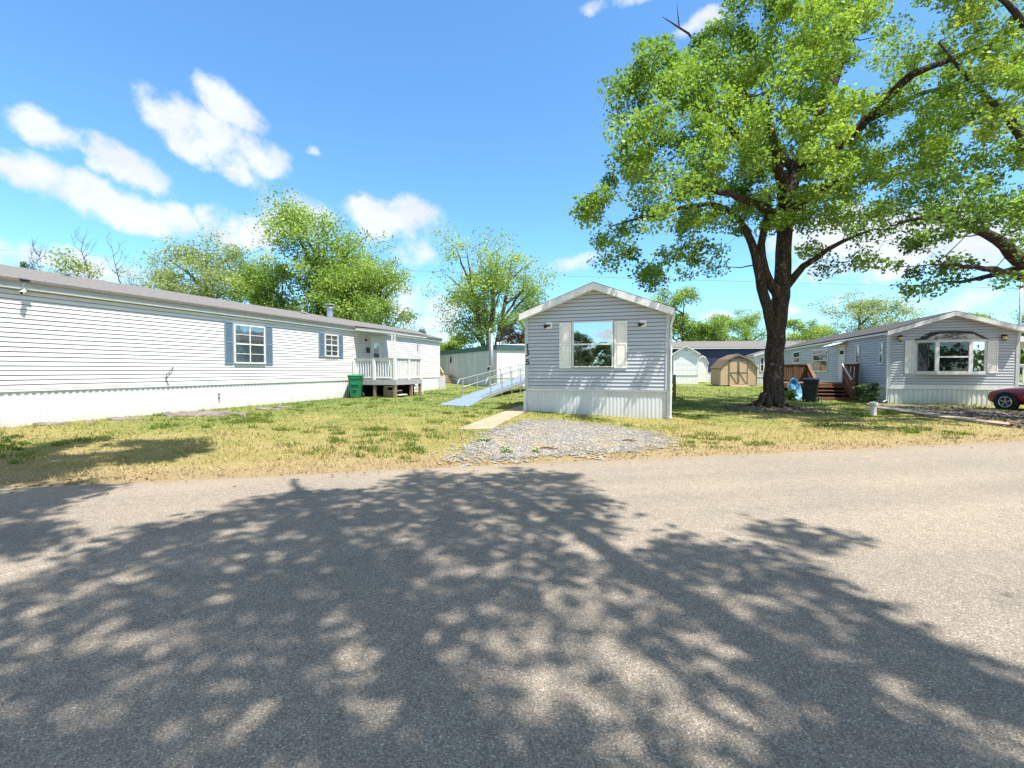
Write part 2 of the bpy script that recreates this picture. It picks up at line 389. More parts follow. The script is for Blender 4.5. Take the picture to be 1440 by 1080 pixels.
# ------------------------------------------------------------------ setting: ground, road, gravel, path
def axis_pts(a, b, fine0, fine1, step):
    far = lambda n, s: [s * (1.35 ** i) for i in range(n)]
    pts = list(np.arange(fine0, fine1 + .001, step))
    x = fine1; s = step
    while x < b: s *= 1.3; x += s; pts.append(x)
    x = fine0; s = step
    while x > a: s *= 1.3; x -= s; pts.insert(0, x)
    return np.array(pts)
def snoise(x, y):
    return (np.sin(x * 1.7 + 1.3 * np.sin(y * .9)) + np.sin(y * 2.1 + x * .6 + 2 * np.sin(x * .5)) + .6 * np.sin(x * 4.3 - y * 3.1)) / 2.6
def GZ(X, Y):
    X = np.asarray(X, float); Y = np.asarray(Y, float); d = roadd(X, Y)
    Z = gz(X, Y) + .012 * snoise(X * 2, Y * 2) * sstep(d / 1.5) + .012 * snoise(X * .7, Y * .7) * sstep(d / 2)
    Z = np.where(d < 0, -.03, Z); Z = np.where(np.abs(d) < .5, -.03 + .05 * sstep((d + .1) / .4), Z)
    return Z + .16 * np.exp(-((X - 3.95) ** 2 + (Y - 19.56) ** 2) / 1.21)
def ground():
    xs = axis_pts(-1500, 1500, -20, 24, .25); ys = axis_pts(-1500, 1500, -2, 46, .25)
    X, Y = np.meshgrid(xs, ys, indexing='ij')
    Z = GZ(X, Y)
    n, m = X.shape
    V = np.stack([X.ravel(), Y.ravel(), Z.ravel()], 1)
    i = np.arange(n * m).reshape(n, m)
    Fq = np.stack([i[:-1, :-1].ravel(), i[1:, :-1].ravel(), i[1:, 1:].ravel(), i[:-1, 1:].ravel()], 1)
    o = finish(np_mesh('ground', V, Fq), 'ground', 'lawn', None, True); tag(o, None, None, kind='structure')
    o['label'] = 'patchy green and straw coloured lawn around the homes'
ground()
def road():
    rt = np.array([RN[1], -RN[0]])            # along the road
    t = np.concatenate([np.arange(-400, -22, 6.0), np.arange(-22, 30, .12), np.arange(30, 400, 6.0)])
    rng = np.random.default_rng(3)
    w = np.convolve(rng.normal(0, 1, len(t) + 8), np.ones(9) / 9, 'valid')[:len(t)]
    w2 = rng.normal(0, 1, len(t))
    e = .10 * w + .018 * w2 + .03
    cols = [e, e - .25, np.full_like(t, -1.0), np.full_like(t, -3.0), np.full_like(t, -5.0), np.full_like(t, -7.5), np.full_like(t, -9.6)]
    V = []
    for k, dd in enumerate(cols):
        p = rt[None, :] * t[:, None] + RN[None, :] * (RD + dd)[:, None]
        z = np.full(len(t), -.012 if k == 0 else .004) + (0 if k < 2 else .012 if k < 6 else 0)
        V.append(np.column_stack([p, z]))
    n = len(t); V = np.concatenate(V); i = np.arange(len(cols) * n).reshape(len(cols), n)
    Fq = np.stack([i[1:, :-1].ravel(), i[1:, 1:].ravel(), i[:-1, 1:].ravel(), i[:-1, :-1].ravel()], 1)
    o = finish(np_mesh('road', V, Fq), 'road', 'asphalt', None, True); o['kind'] = 'structure'
    o['label'] = 'wide worn asphalt lane in the foreground'
road()
def inpoly(poly, x, y):
    c = False; n = len(poly)
    for i in range(n):
        (x1, y1), (x2, y2) = poly[i], poly[i - 1]
        if (y1 > y) != (y2 > y) and x < (x2 - x1) * (y - y1) / (y2 - y1) + x1: c = not c
    return c
def patch(name, label, pts, m, lift=.012, cell=.06, rag=.35, seed=1):
    """sheet of small cells that follows the ground, with a ragged broken rim"""
    rng = np.random.default_rng(seed); P = [(float(p[0]), float(p[1])) for p in pts]; A = np.array(P); lo = A.min(0) - .6; hi = A.max(0) + .6
    xs = np.arange(lo[0], hi[0], cell); ys = np.arange(lo[1], hi[1], cell); X, Y = np.meshgrid(xs, ys, indexing='ij')
    def d_in(x, y):
        Q = np.roll(A, -1, 0); d = Q - A; t = np.clip(((x - A[:, 0]) * d[:, 0] + (y - A[:, 1]) * d[:, 1]) / np.maximum((d ** 2).sum(1), 1e-9), 0, 1)
        e = np.min(np.hypot(A[:, 0] + t * d[:, 0] - x, A[:, 1] + t * d[:, 1] - y)); return e if inpoly(P, x, y) else -e
    S = snoise(X * 3, Y * 3) * .5 + snoise(X * 9 + 2, Y * 8) * .5
    keep = np.zeros(X.shape, bool)
    for i in range(len(xs)):
        for j in range(len(ys)): keep[i, j] = d_in(xs[i], ys[j]) + rag * S[i, j] + rng.normal(0, rag * .25) > .12
    Z = GZ(X, Y) + lift; n, m_ = X.shape; V = np.stack([X.ravel(), Y.ravel(), Z.ravel()], 1); i = np.arange(n * m_).reshape(n, m_)
    k = keep[:-1, :-1]; Fq = np.stack([i[:-1, :-1][k], i[1:, :-1][k], i[1:, 1:][k], i[:-1, 1:][k]], 1)
    used = np.unique(Fq); mp = np.zeros(n * m_, int); mp[used] = np.arange(len(used))
    o = finish(np_mesh(name, V[used], mp[Fq]), name, m, None, True); o['kind'] = 'structure'; o['label'] = label
    return o
gv = [hz(*p, z) for p, z in [((634, 648), .03), ((700, 650), .01), ((800, 643), 0), ((880, 638), 0), ((935, 631), 0), ((945, 620), 0), ((915, 606), 0), ((860, 599), .02), ((790, 592), .06), ((742, 592), .09), ((690, 606), .09), ((655, 625), .07)]]
patch('gravel_patch', 'grey gravel parking patch in front of the middle home', gv, 'gravel', .014, .05, .75)
dv = [hz(*p, 0) for p in [(1236, 569), (1300, 571), (1400, 575), (1440, 578), (1500, 582), (1500, 612), (1440, 604), (1390, 598), (1330, 590), (1260, 580), (1225, 576)]]
patch('gravel_driveway', 'leaf littered gravel drive before the right home', dv, 'driveway', .014, .08, .3, seed=4)
# concrete walk
pa = [hz(643, 606, .10), hz(691, 606, .08), hz(757, 571, .11), hz(731, 571, .12)]
mb = MB(); mb.prism([(p[0], p[1], -.05) for p in pa], (0, 0, .05 + .15))
o = mb.build('concrete_path', 'concrete', bevel=.015); o['kind'] = 'structure'; o['label'] = 'sunlit concrete path leading to the ramp'
pb = [hz(1216, 569.0, 0), hz(1232, 575.5, 0), hz(1330, 590, 0), hz(1420, 601, 0), hz(1420, 598, 0), hz(1334, 586.5, 0), hz(1250, 574, 0), hz(1228, 567.5, 0)]
mb = MB(); mb.prism([(p[0], p[1], -.05) for p in pb], (0, 0, .12))
o = mb.build('garden_path', 'concrete'); o['kind'] = 'structure'; o['label'] = 'narrow pale path from the wooden stairs to the drive'
patch('bare_soil_patch', 'bare soil and roots around the big maple', [(3.95 + 2.1 * math.cos(a) * (1 + .15 * math.sin(3 * a)), 19.3 + 1.5 * math.sin(a)) for a in np.linspace(0, 6.1, 14)], 'bare_soil', .012, .07, .45, seed=8)
# ------------------------------------------------------------------ homes (local frame: x across the width, y towards the back, front face at y = 0)
class Home:
    pass
def zlim(h, z):
    if z <= h.ze: return 0.0, h.W
    k = h.W / 2 * (1 - (z - h.ze) / h.rise); return h.W / 2 - k, h.W / 2 + k
def fbox(h, mb, face, u0, u1, z0, z1, d0, d1):
    if face == 'F': mb.box(u0, u1, -d1, -d0, z0, z1)
    elif face == 'L': mb.box(-d1, -d0, u0, u1, z0, z1)
    elif face == 'R': mb.box(h.W + d0, h.W + d1, u0, u1, z0, z1)
def fpt(h, face, u, z, d):
    return {'F': (u, -d, z), 'L': (-d, u, z), 'R': (h.W + d, u, z)}[face]
def home(name, label, cat, loc, W, L, zf, ze, rise, wall, skirt='skirting', roof='shingles', trim='white_paint', rz=0.0, lap=.115, butt=.024, ov=.14, ofr=.22, rake=.19, group=None, z0=-.25, rib=.15, lap_sides='FBLR', fascia=.13, sdp=.016, recess=False):
    h = Home(); h.W, h.L, h.zf, h.ze, h.rise = W, L, zf, ze, rise
    h.root = t = thing(name, label, cat, loc, rz, group, local=True)
    # wall: lapped siding
    mb = MB(); z = zf
    while z < ze + rise - .03:
        z1 = min(z + lap, ze + rise - .02)
        for y, s in ((0, -1), (L, 1)):
            if (s < 0 and 'F' not in lap_sides) or (s > 0 and 'B' not in lap_sides): continue
            a0, a1 = zlim(h, z); b0, b1 = zlim(h, z1)
            zz = z1 - .014
            q = [(a0, y + s * butt, z), (a1, y + s * butt, z), (b1, y + s * .003, zz), (b0, y + s * .003, zz)]
            u = [(a0, y - s * .03, z), (a1, y - s * .03, z), (a1, y + s * butt, z), (a0, y + s * butt, z)]
            if s > 0: q = q[::-1]; u = u[::-1]
            mb.quad(*q); mb.quad(*u)
        if z1 <= ze + .03:
            for x, s in ((0, -1), (W, 1)):
                zz = z1 - .014
                q = [(x + s * butt, 0, z), (x + s * butt, L, z), (x + s * .003, L, zz), (x + s * .003, 0, zz)]
                u = [(x - s * .03, 0, z), (x - s * .03, L, z), (x + s * butt, L, z), (x + s * butt, 0, z)]
                if s < 0: q = q[::-1]; u = u[::-1]
                mb.quad(*q); mb.quad(*u)
        z = z1
    mb.build('wall', wall, t)
    i_ = .075
    mb = MB(); mb.prism([(i_, i_, zf - .02), (W - i_, i_, zf - .02), (W - i_, i_, ze - .01), (W / 2, i_, ze + rise * (1 - 2 * i_ / W) - .02), (i_, i_, ze - .01)], (0, L - 2 * i_, 0)); mb.build('light_blocker', 'room_dark', t)  # dark box added inside to stop light leaking through the siding slits
    # skirt: vertical ribs + cap strip
    if skirt:
        mb = MB(); top = zf - .035; dpt = sdp
        def ribs(p0, p1, nrm):
            p0 = Vector(p0); p1 = Vector(p1); n = Vector(nrm); Ln = (p1 - p0).length; d = (p1 - p0) / Ln
            pr = []; k = int(Ln / rib)
            for i in range(k):
                for a, b in ((0, 0), (.42, 0), (.5, dpt), (.92, dpt)): pr.append(p0 + d * (i + a) * rib + n * b)
            pr.append(p1)
            o = len(mb.v)
            for p in pr: mb.v += [(p.x, p.y, z0), (p.x, p.y, top)]
            for i in range(len(pr) - 1): mb.f.append((o + 2 * i, o + 2 * i + 2, o + 2 * i + 3, o + 2 * i + 1))
        i_ = .03
        ribs((i_, i_, 0), (W - i_, i_, 0), (0, -1, 0)); ribs((W - i_, i_, 0), (W - i_, L - i_, 0), (1, 0, 0))
        ribs((W - i_, L - i_, 0), (i_, L - i_, 0), (0, 1, 0)); ribs((i_, L - i_, 0), (i_, i_, 0), (-1, 0, 0))
        sk = mb.build('skirt', skirt, t)
        mb = MB()
        for a in ((-.012, W + .012, -.012, .02), (-.012, W + .012, L - .02, L + .012), (-.012, .02, .02, L - .02), (W - .02, W + .012, .02, L - .02)):
            mb.box(*a, zf - .06, zf - .004)
        mb.build('skirt_cap', trim, t)
    # corner trims
    for x, sx in ((0, -1), (W, 1)):
        for y, sy in ((0, -1), (L, 1)):
            mb = MB(); o = butt + .012
            mb.box(x + sx * o, x - sx * .075, y + sy * o, y + sy * .001, zf + .0, ze - .02)
            mb.box(x + sx * o, x + sx * .001, y, y - sy * .075, zf + .0, ze - .02)
            mb.build('corner_trim', wall, t)
    # roof
    sl = rise / (W / 2); th = .07; e = .012
    sec = [(-ov, ze - ov * sl + e), (W / 2, ze + rise + e), (W + ov, ze - ov * sl + e), (W + ov, ze - ov * sl + e + th), (W / 2, ze + rise + e + th), (-ov, ze - ov * sl + e + th)]
    # split into two convex halves joined in one mesh
    mb = MB()
    for half in ([sec[0], sec[1], sec[4], sec[5]], [sec[1], sec[2], sec[3], sec[4]]):
        mb.prism([(x, -ofr, z) for x, z in half], (0, L + 2 * ofr, 0))
    h.roof = mb.build('roof', roof, t)
    # boxed rake boards front and back, split at the ridge
    for y0, y1 in ((-ofr - .02, -butt - .006), (L + butt + .006, L + ofr + .02)):
        mb = MB()
        for xa, xb in ((-ov - .02, W / 2), (W / 2, W + ov + .02)):
            za = ze + rise - abs(xa - W / 2) * sl; zb = ze + rise - abs(xb - W / 2) * sl
            mb.prism([(xa, y0, za + e - rake + .06), (xb, y0, zb + e - rake + .06), (xb, y0, zb + e - .004), (xa, y0, za + e - .004)], (0, y1 - y0, 0))
        for xa, xb in ((-ov - .02, W / 2), (W / 2, W + ov + .02)):   # drip strip in front of the shingle edge
            za = ze + rise - abs(xa - W / 2) * sl; zb = ze + rise - abs(xb - W / 2) * sl
            ys = (y0, y0 + .016) if y0 < 0 else (y1 - .016, y1)
            mb.prism([(xa, ys[0], za + e - .002), (xb, ys[0], zb + e - .002), (xb, ys[0], zb + e + .045), (xa, ys[0], za + e + .045)], (0, .016, 0))
        mb.build('rake_board', trim, t)
    for x0, x1 in ((-ov - .015, -butt - .006), (W + butt + .006, W + ov + .015)):
        mb = MB(); zz = ze - ov * sl
        if recess:      # shaded board set back under the shingles, thin bright gutter lip below it
            s_ = -1 if x0 < 0 else 1; xw_ = 0 if x0 < 0 else W
            mb.box(xw_ + s_ * .03, xw_ + s_ * .06, -ofr + .003, L + ofr - .003, zz - .10, zz + .05)
            mb.box(xw_ + s_ * .03, xw_ + s_ * .135, -ofr + .003, L + ofr - .003, zz - .155, zz - .105)
        else: mb.box(x0, x1, -ofr + .003, L + ofr - .003, zz - fascia + .05, zz + .008)
        mb.build('eave_fascia', trim, t)
    h.loc = np.array(loc, dtype=float)
    return h
def uv(h, face, px, py, d=0.0):
    """picture point on one of the home's faces (only for homes with rz = 0)"""
    if face == 'F': p = hy(px, py, h.loc[1] - d) - h.loc; return p[0], p[2]
    X = h.loc[0] + (h.W + d if face == 'R' else -d)
    p = hx(px, py, X) - h.loc; return p[1], p[2]
def window(h, face, u0, u1, z0, z1, cols=1, rows=(), mid=None, fw=.05, gm='window_glass', back='room_dark', mw=.018, d=.065, curtain=None, slats=False, frame='white_paint'):
    mb = MB()
    fbox(h, mb, face, u0, u1, z1 - fw, z1, .004, d); fbox(h, mb, face, u0, u1, z0, z0 + fw, .004, d + .012)
    fbox(h, mb, face, u0, u0 + fw, z0 + fw, z1 - fw, .004, d); fbox(h, mb, face, u1 - fw, u1, z0 + fw, z1 - fw, .004, d)
    for c in range(1, cols):
        uc = u0 + (u1 - u0) * c / cols
        fbox(h, mb, face, uc - mw, uc + mw, z0 + fw, z1 - fw, .034, d - .010)
    for r in rows:
        zc = z0 + (z1 - z0) * r; fbox(h, mb, face, u0 + fw, u1 - fw, zc - mw * .6, zc + mw * .6, .036, d - .014)
    if mid:
        zc = z0 + (z1 - z0) * mid; fbox(h, mb, face, u0 + fw, u1 - fw, zc - .025, zc + .025, .030, d - .004)
    w = mb.build('window', frame, h.root)
    mb = MB(); fbox(h, mb, face, u0 + fw * .6, u1 - fw * .6, z0 + fw * .6, z1 - fw * .6, .040, .044); mb.build('pane', gm, w)
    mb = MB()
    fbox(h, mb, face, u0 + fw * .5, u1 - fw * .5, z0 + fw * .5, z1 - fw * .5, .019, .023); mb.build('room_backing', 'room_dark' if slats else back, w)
    if slats:
        mb = MB(); n = int((z1 - z0 - 2 * fw) / .045)
        for i in range(n):
            zz = z0 + fw + i * .045; fbox(h, mb, face, u0 + fw, u1 - fw, zz, zz + .031, .026, .031)
        mb.build('blind', back, w)
    if curtain:
        mb = MB(); a, b = curtain
        for i in range(4):
            x = u0 + (u1 - u0) * (a + (b - a) * i / 4); x2 = u0 + (u1 - u0) * (a + (b - a) * (i + .8) / 4)
            fbox(h, mb, face, x, x2, z0 + fw, z1 - fw, .032, .037)
        mb.build('curtain', 'curtain', w)
    return w
def shutter(h, face, u0, u1, z0, z1, m, louver=True, split=.52):
    mb = MB(); s = .045; zm = z0 + (z1 - z0) * split
    for a in ((u0, u0 + s, z0, z1), (u1 - s, u1, z0, z1)): fbox(h, mb, face, *a, .004, .045)
    for a in ((z0, z0 + s * 1.3), (zm - s * .6, zm + s * .6), (z1 - s * 1.3, z1)): fbox(h, mb, face, u0 + s, u1 - s, *a, .004, .045)
    fbox(h, mb, face, u0 + s, u1 - s, z0 + s * 1.3, z1 - s * 1.3, .004, .026)
    if louver:
        z = z0 + s * 1.3 + .01
        while z < z1 - s * 1.3 - .03:
            if abs(z + .015 - zm) > s: fbox(h, mb, face, u0 + s, u1 - s, z, z + .022, .026, .038)
            z += .042
    else:
        for a, b in ((z0 + s * 1.3, zm - s * .6), (zm + s * .6, z1 - s * 1.3)):
            fbox(h, mb, face, u0 + s + .035, u1 - s - .035, a + .04, b - .04, .026, .043)
    return mb.build('shutter', m, h.root, bevel=.004)
def door(h, face, u0, u1, z0, z1, m='white_paint', light=None):
    mb = MB()
    for a in ((u0 - .08, u0, z0, z1 + .08), (u1, u1 + .08, z0, z1 + .08), (u0, u1, z1, z1 + .08)): fbox(h, mb, face, *a, .004, .06)
    fr = mb.build('door_frame', 'white_paint', h.root)
    mb = MB(); fbox(h, mb, face, u0 + .005, u1 - .005, z0, z1 - .005, .02, .042)
    if light != 'none':
        w = u1 - u0
        for a, b in ((.08, .42), (.5, .62)) if light is None else ():
            for c, e in ((.12, .46), (.54, .88)): fbox(h, mb, face, u0 + w * c, u0 + w * e, z0 + (z1 - z0) * a, z0 + (z1 - z0) * b, .042, .05)
    dr = mb.build('door', m, h.root, bevel=.004)
    if light:
        a, b, c, e = light; w = u1 - u0; hh = z1 - z0
        mb = MB(); fbox(h, mb, face, u0 + w * a, u0 + w * b, z0 + hh * c, z0 + hh * e, .044, .048); mb.build('pane', 'window_glass', dr)
        mb = MB(); fbox(h, mb, face, u0 + w * a, u0 + w * b, z0 + hh * c, z0 + hh * e, .0425, .0435); mb.build('blind', 'blind', dr)
    else:
        w = u1 - u0; hh = z1 - z0
        mb = MB(); fbox(h, mb, face, u0 + w * .2, u0 + w * .8, z0 + hh * .78, z0 + hh * .88, .0425, .047); mb.build('pane', 'room_dark', dr)
    mb = MB(); p = fpt(h, face, u0 + .09, z0 + (z1 - z0) * .48, .085); mb.ball(p, .035); 
    mb.build('handle', 'chrome', dr, True)
    return dr
def wall_lamp(h, face, u, z, kind='flood'):
    if kind == 'flood':
        mb = MB(); fbox(h, mb, face, u - .10, u + .10, z - .11, z + .11, .004, .035); l = mb.build('wall_lamp', 'cream_paint', h.root, bevel=.008)
        mb = MB(); a = Vector(fpt(h, face, u + .02, z + .0, .035)); b = Vector(fpt(h, face, u - .01, z - .01, .10)); c = Vector(fpt(h, face, u - .06, z - .03, .19)); e = Vector(fpt(h, face, u - .085, z - .045, .235))
        mb.tube([a, b], [.03, .03], 10); mb.tube([b, c, e], [.035, .05, .068], 12); mb.build('lamp_head', 'lamp_black', l, True)
    else:
        mb = MB(); fbox(h, mb, face, u - .05, u + .05, z - .06, z + .10, .004, .03); a = Vector(fpt(h, face, u, z + .07, .03)); b = Vector(fpt(h, face, u, z + .10, .13))
        mb.tube([a, b], [.018, .018], 8); c = Vector(fpt(h, face, u, z + .12, .13)); e = Vector(fpt(h, face, u, z + .04, .13)); mb.tube([c, e], [.05, .095], 12)
        l = mb.build('wall_lamp', 'lamp_black', h.root)
        mb = MB(); mb.tube([e, Vector(fpt(h, face, u, z - .09, .13))], [.085, .06], 12); mb.build('lamp_shade', 'lamp_glass', l, True)
        mb = MB(); mb.tube([Vector(fpt(h, face, u, z - .09, .13)), Vector(fpt(h, face, u, z - .15, .13))], [.06, .02], 12); mb.build('lamp_cap', 'lamp_black', l, True)
def digit(h, ch, face, u, z, size, m='lamp_black'):
    cu = bpy.data.curves.new('digit', 'FONT'); cu.body = ch; cu.size = size; cu.extrude = .006; cu.align_x = 'CENTER'; cu.offset = .006
    to = bpy.data.objects.new('digit', cu); COL.objects.link(to); bpy.context.view_layer.update()
    me = bpy.data.meshes.new_from_object(to.evaluated_get(bpy.context.evaluated_depsgraph_get()))
    bpy.data.objects.remove(to)
    me.transform(Matrix.Translation(Vector(fpt(h, face, u, z, .04))) @ Matrix.Rotation(R_(90), 4, 'X'))
    me.materials.clear()
    return finish(me, 'house_number', m, h.root)

# ---- the long white home on the left
LH = home('long_white_home', 'long white single storey mobile home with blue shutters along the left', 'mobile home', (-19.16, 2.0, .12), 4.27, 27.45, .91, 3.55, .60, 'white_siding', recess=True, ov=.2, butt=.018)
h = LH
def lw(a, b, c, e):
    (ua, za), (ub, zb) = uv(h, 'R', a, c), uv(h, 'R', b, e); return ua, ub, zb, za
u0, z1 = uv(h, 'R', 327.3, 455); _, z0 = uv(h, 'R', 327.3, 511); u1, _ = uv(h, 'R', 371, 459)
window(h, 'R', u0, u1, z0, z1, 2, (.25, .74), .5, slats=True, back='blind', curtain=(.80, .97))
sa, _ = uv(h, 'R', 314.5, 455); shutter(h, 'R', sa, u0 - .02, z0 - .03, z1 + .06, 'blue_shutter')
sb, _ = uv(h, 'R', 382, 455); shutter(h, 'R', u1 + .03, sb, z0 - .03, z1 + .06, 'blue_shutter')
u0, z1 = uv(h, 'R', 455.6, 469.5); _, z0 = uv(h, 'R', 455.6, 501); u1, _ = uv(h, 'R', 474.2, 470)
window(h, 'R', u0, u1, z0, z1, 2, (.25, .76), .52, slats=True, back='blind', curtain=(.7, .95))
sa, _ = uv(h, 'R', 447.3, 470); shutter(h, 'R', sa, u0 - .02, z0 - .05, z1 + .05, 'blue_shutter')
sb, _ = uv(h, 'R', 481.5, 470); shutter(h, 'R', u1 + .03, sb, z0 - .05, z1 + .05, 'blue_shutter')
u0, z1 = uv(h, 'R', 521, 474.5); u1, _ = uv(h, 'R', 534.5, 475)
door(h, 'R', u0, u1, .93, z1, light=(.24, .80, .12, .86))
u, z = uv(h, 'R', 511, 477.5); wall_lamp(h, 'R', u, z, 'flood')
mb = MB(); u, z = uv(h, 'R', 516.5, 492); fbox(h, mb, 'R', u - .1, u + .1, z - .15, z + .12, .02, .12); mb.build('mailbox', 'lamp_black', h.root, bevel=.02)
# roof vents
def vent(px, py, dpt, hgt=.25):
    p = hx(px, py, -17.02 + dpt) - h.loc
    mb = MB(); mb.cyl((p[0], p[1], p[2] - .12), .05, hgt, 'z', 12); mb.cyl((p[0], p[1], p[2] - .12 + hgt), .09, .03, 'z', 12); mb.box(p[0] - .15, p[0] + .15, p[1] - .2, p[1] + .2, p[2] - .12, p[2] - .06)
    mb.build('roof_vent', 'pale_aluminium', h.root)
vent(95, 387, .35, .15); vent(425, 437, .25, .25)
p = hx(464, 447, -16.7) - h.loc
mb = MB(); mb.cyl((p[0], p[1], p[2] - .25), .15, .85, 'z', 14); c = mb.build('chimney', 'grey_metal', h.root, False)
mb = MB(); mb.cyl((p[0], p[1], p[2] + .5), .22, .12, 'z', 14, .17); mb.cyl((p[0], p[1], p[2] + .66), .27, .05, 'z', 14); 
for a in range(4): mb.box(p[0] + .13 * math.cos(a * 1.57 + .5) - .012, p[0] + .13 * math.cos(a * 1.57 + .5) + .012, p[1] + .13 * math.sin(a * 1.57 + .5) - .012, p[1] + .13 * math.sin(a * 1.57 + .5) + .012, p[2] + .6, p[2] + .67)
mb.build('chimney_cap', 'pale_aluminium', c)
# porch canopy over the door, on two lattice columns
ca, cb = 19.85 - 2.0, 22.75 - 2.0; xw = h.W
mb = MB(); mb.prism([(xw + .02, ca, 3.40), (xw + 2.62, ca, 3.12), (xw + 2.62, ca, 3.24), (xw + .02, ca, 3.54)], (0, cb - ca, 0))
cn = mb.build('porch_canopy', 'white_paint', h.root)
mb = MB(); mb.prism([(xw - .1, ca - .02, 3.60), (xw + 2.66, ca - .02, 3.245), (xw + 2.66, ca - .02, 3.27), (xw - .1, ca - .02, 3.64)], (0, cb - ca + .04, 0)); mb.build('canopy_shingles', 'shingles', cn)
for yy in (19.85 - 2.0, 22.35 - 2.0):
    mb = MB(); x = xw + 2.45
    for dx in (-.0, .17): mb.box(x - .02 - dx, x + .02 - dx, yy - .02, yy + .02, .98, 3.13)
    z = 1.05
    while z < 3.0:
        mb.bar((x - .02, yy, z), (x - .15, yy, z + .17), .018, .018); mb.bar((x - .15, yy, z + .17), (x - .02, yy, z + .34), .018, .018)
        z += .34
    mb.build('canopy_column', 'white_paint', cn)
# loose skirting flap by the far corner + loose cable
mb = MB(); mb.box(xw + .02, xw + .5, h.L - .12, h.L - .08, -.2, .96); mb.build('skirt_flap', 'skirting', h.root)
u, z = uv(h, 'R', 243, 517); u2, z2 = uv(h, 'R', 236, 539)
mb = MB(); mb.tube([fpt(h, 'R', u, z, .02), fpt(h, 'R', u - .05, z - .04, .05), fpt(h, 'R', u - .24, z - .22, .06), fpt(h, 'R', u2 - .1, z2 + .15, .05), fpt(h, 'R', u2, z2 - .05, .04)], .011, 6); mb.build('cable', 'rubber', h.root, True)
u, z = uv(h, 'R', 308, 555)
for dz in (0, -.14):
    mb = MB(); fbox(h, mb, 'R', u - .03, u + .03, z + dz, z + dz + .04, -.02, .03); mb.build('pipe_outlet', 'rubber', h.root)

# ---- security camera with solar panel on the fascia of the white home
p = hx(33, 414, -14.74); t = thing('security_camera', 'small white security camera with solar panel under the eave of the long white home', 'security camera', tuple(p), local=True); t.scale = (.62, .62, .62)
mb = MB(); mb.tube([(-.06, 0, .22), (.05, 0, .22), (.07, 0, .12)], .02, 8); mb.tube([(.05, -.02, .1), (.13, -.12, .04)], [.07, .075], 12); mb.ball((.05, 0, .12), .07); mb.build('camera_body', 'white_paint', t, True)
mb = MB(); mb.tube([(.131, -.121, .039), (.141, -.135, .034)], [.055, .05], 12); mb.build('lens', 'lamp_black', t)
mb = MB(); mb.tube([(-.06, 0, .25), (.02, .02, .42), (.05, .05, .58)], .015, 6); mb.build('bracket', 'white_paint', t)
mb = MB(); mb.prism([(-.06, -.15, .62), (.20, -.15, .54), (.20, .15, .54), (-.06, .15, .62)], (.004, 0, .018)); mb.build('solar_panel', 'solar_cell', t)

# ---- grey home number 135 in the middle
XR, XL = .19, -4.27
MH = home('grey_number_home', 'grey mobile home numbered 135 with cream shutters in the middle', 'mobile home', (XL, 14.75, 0), XR - XL, 20.0, .88, 3.32, .83, 'grey_siding', ov=.15, ofr=.25, rake=.22, rib=.115, sdp=.007)
h = MH
def fw_(a, c): return uv(h, 'F', a, c)
ua, z1 = fw_(805.3, 452.5); ub, _ = fw_(862.8, 452.5); _, z0 = fw_(834, 516.6)
window(h, 'F', ua, ub, z0, z1, 1, (), .50, fw=.04, gm='mirror_glass', back='room_dark')
sa, _ = fw_(787, 480); _, s1 = fw_(796, 454.2); _, s0 = fw_(796, 517.8)
shutter(h, 'F', sa, ua - .03, s0, s1, 'cream_paint', False); sb, _ = fw_(882, 480); shutter(h, 'F', ub + .03, sb, s0, s1, 'cream_paint', False)
for a, c in ((772.5, 457.8), (904.3, 455.2)):
    u, z = fw_(a, c); wall_lamp(h, 'F', u, z)
for ch, py in (('1', 491.5), ('3', 500.5), ('5', 512.8)):
    u, z = fw_(739.3, py); digit(h, ch, 'F', .055, z, .27)
mb = MB(); x = h.W + .10
mb.tube([(x + .06, -.05, 3.14), (x + .03, -.05, 3.0), (x - .02, -.05, 2.85), (x - .02, -.05, .1), (x + .0, -.15, .03)], .035, 8); mb.build('downspout', 'white_paint', h.root)
for x in (-.035, h.W + .035):
    mb = MB(); mb.box(x - .05, x + .05, -.03, .05, -.1, .80); mb.build('corner_post', 'white_paint', h.root)
mb = MB(); mb.cyl((1.2, 9, 4.0), .05, .6); mb.build('roof_vent', 'grey_metal', h.root)

# ---- grey home with the bay window on the right
RX, RY = 9.55, 24.6
RH = home('bay_window_home', 'grey mobile home with white bay window behind the red car', 'mobile home', (RX, RY, 0), 4.45, 19.4, .78, 3.18, .73, 'tan_grey_siding', roof='dark_shingles', trim='white_paint', ofr=.3, rake=.2, rib=.17)
h = RH
def rf(a, c, d=0): return uv(h, 'F', a, c, d)
mb = MB(); mb.box(.0, h.W, -.03, -.004, .66, .84); mb.build('skirt_band', 'white_paint', h.root)
mb = MB(); mb.box(-.03, -.004, .0, h.L, .68, .83); mb.build('skirt_band', 'white_paint', h.root)
a0, _ = rf(1287.5, 500); a3, _ = rf(1387, 500); dp = .42
a1, _ = rf(1318, 500, dp); a2, _ = rf(1365.5, 500, dp); _, zt = rf(1342, 477.5, dp); _, zb = rf(1342, 526, dp)
plan = [(a0, -.006), (a1, -dp), (a2, -dp), (a3, -.006)]
bw = thing  # bay built as frame pieces
mb = MB()
pl3 = lambda z, s=0: [(a0 - s, -.006, z), (a1 - s * .5, -dp - s, z), (a2 + s * .5, -dp - s, z), (a3 + s, -.006, z)]
mb.prism(pl3(zb - .02, .03), (0, 0, .14)); mb.prism(pl3(zt - .10, .02), (0, 0, .12))
for x, y in plan: mb.box(x - .07, x + .07, y - .012, y + .05 if y < -.1 else .0, zb + .12, zt - .10)
mx = (a1 + a2) / 2; zm = zb + (zt - zb) * .50
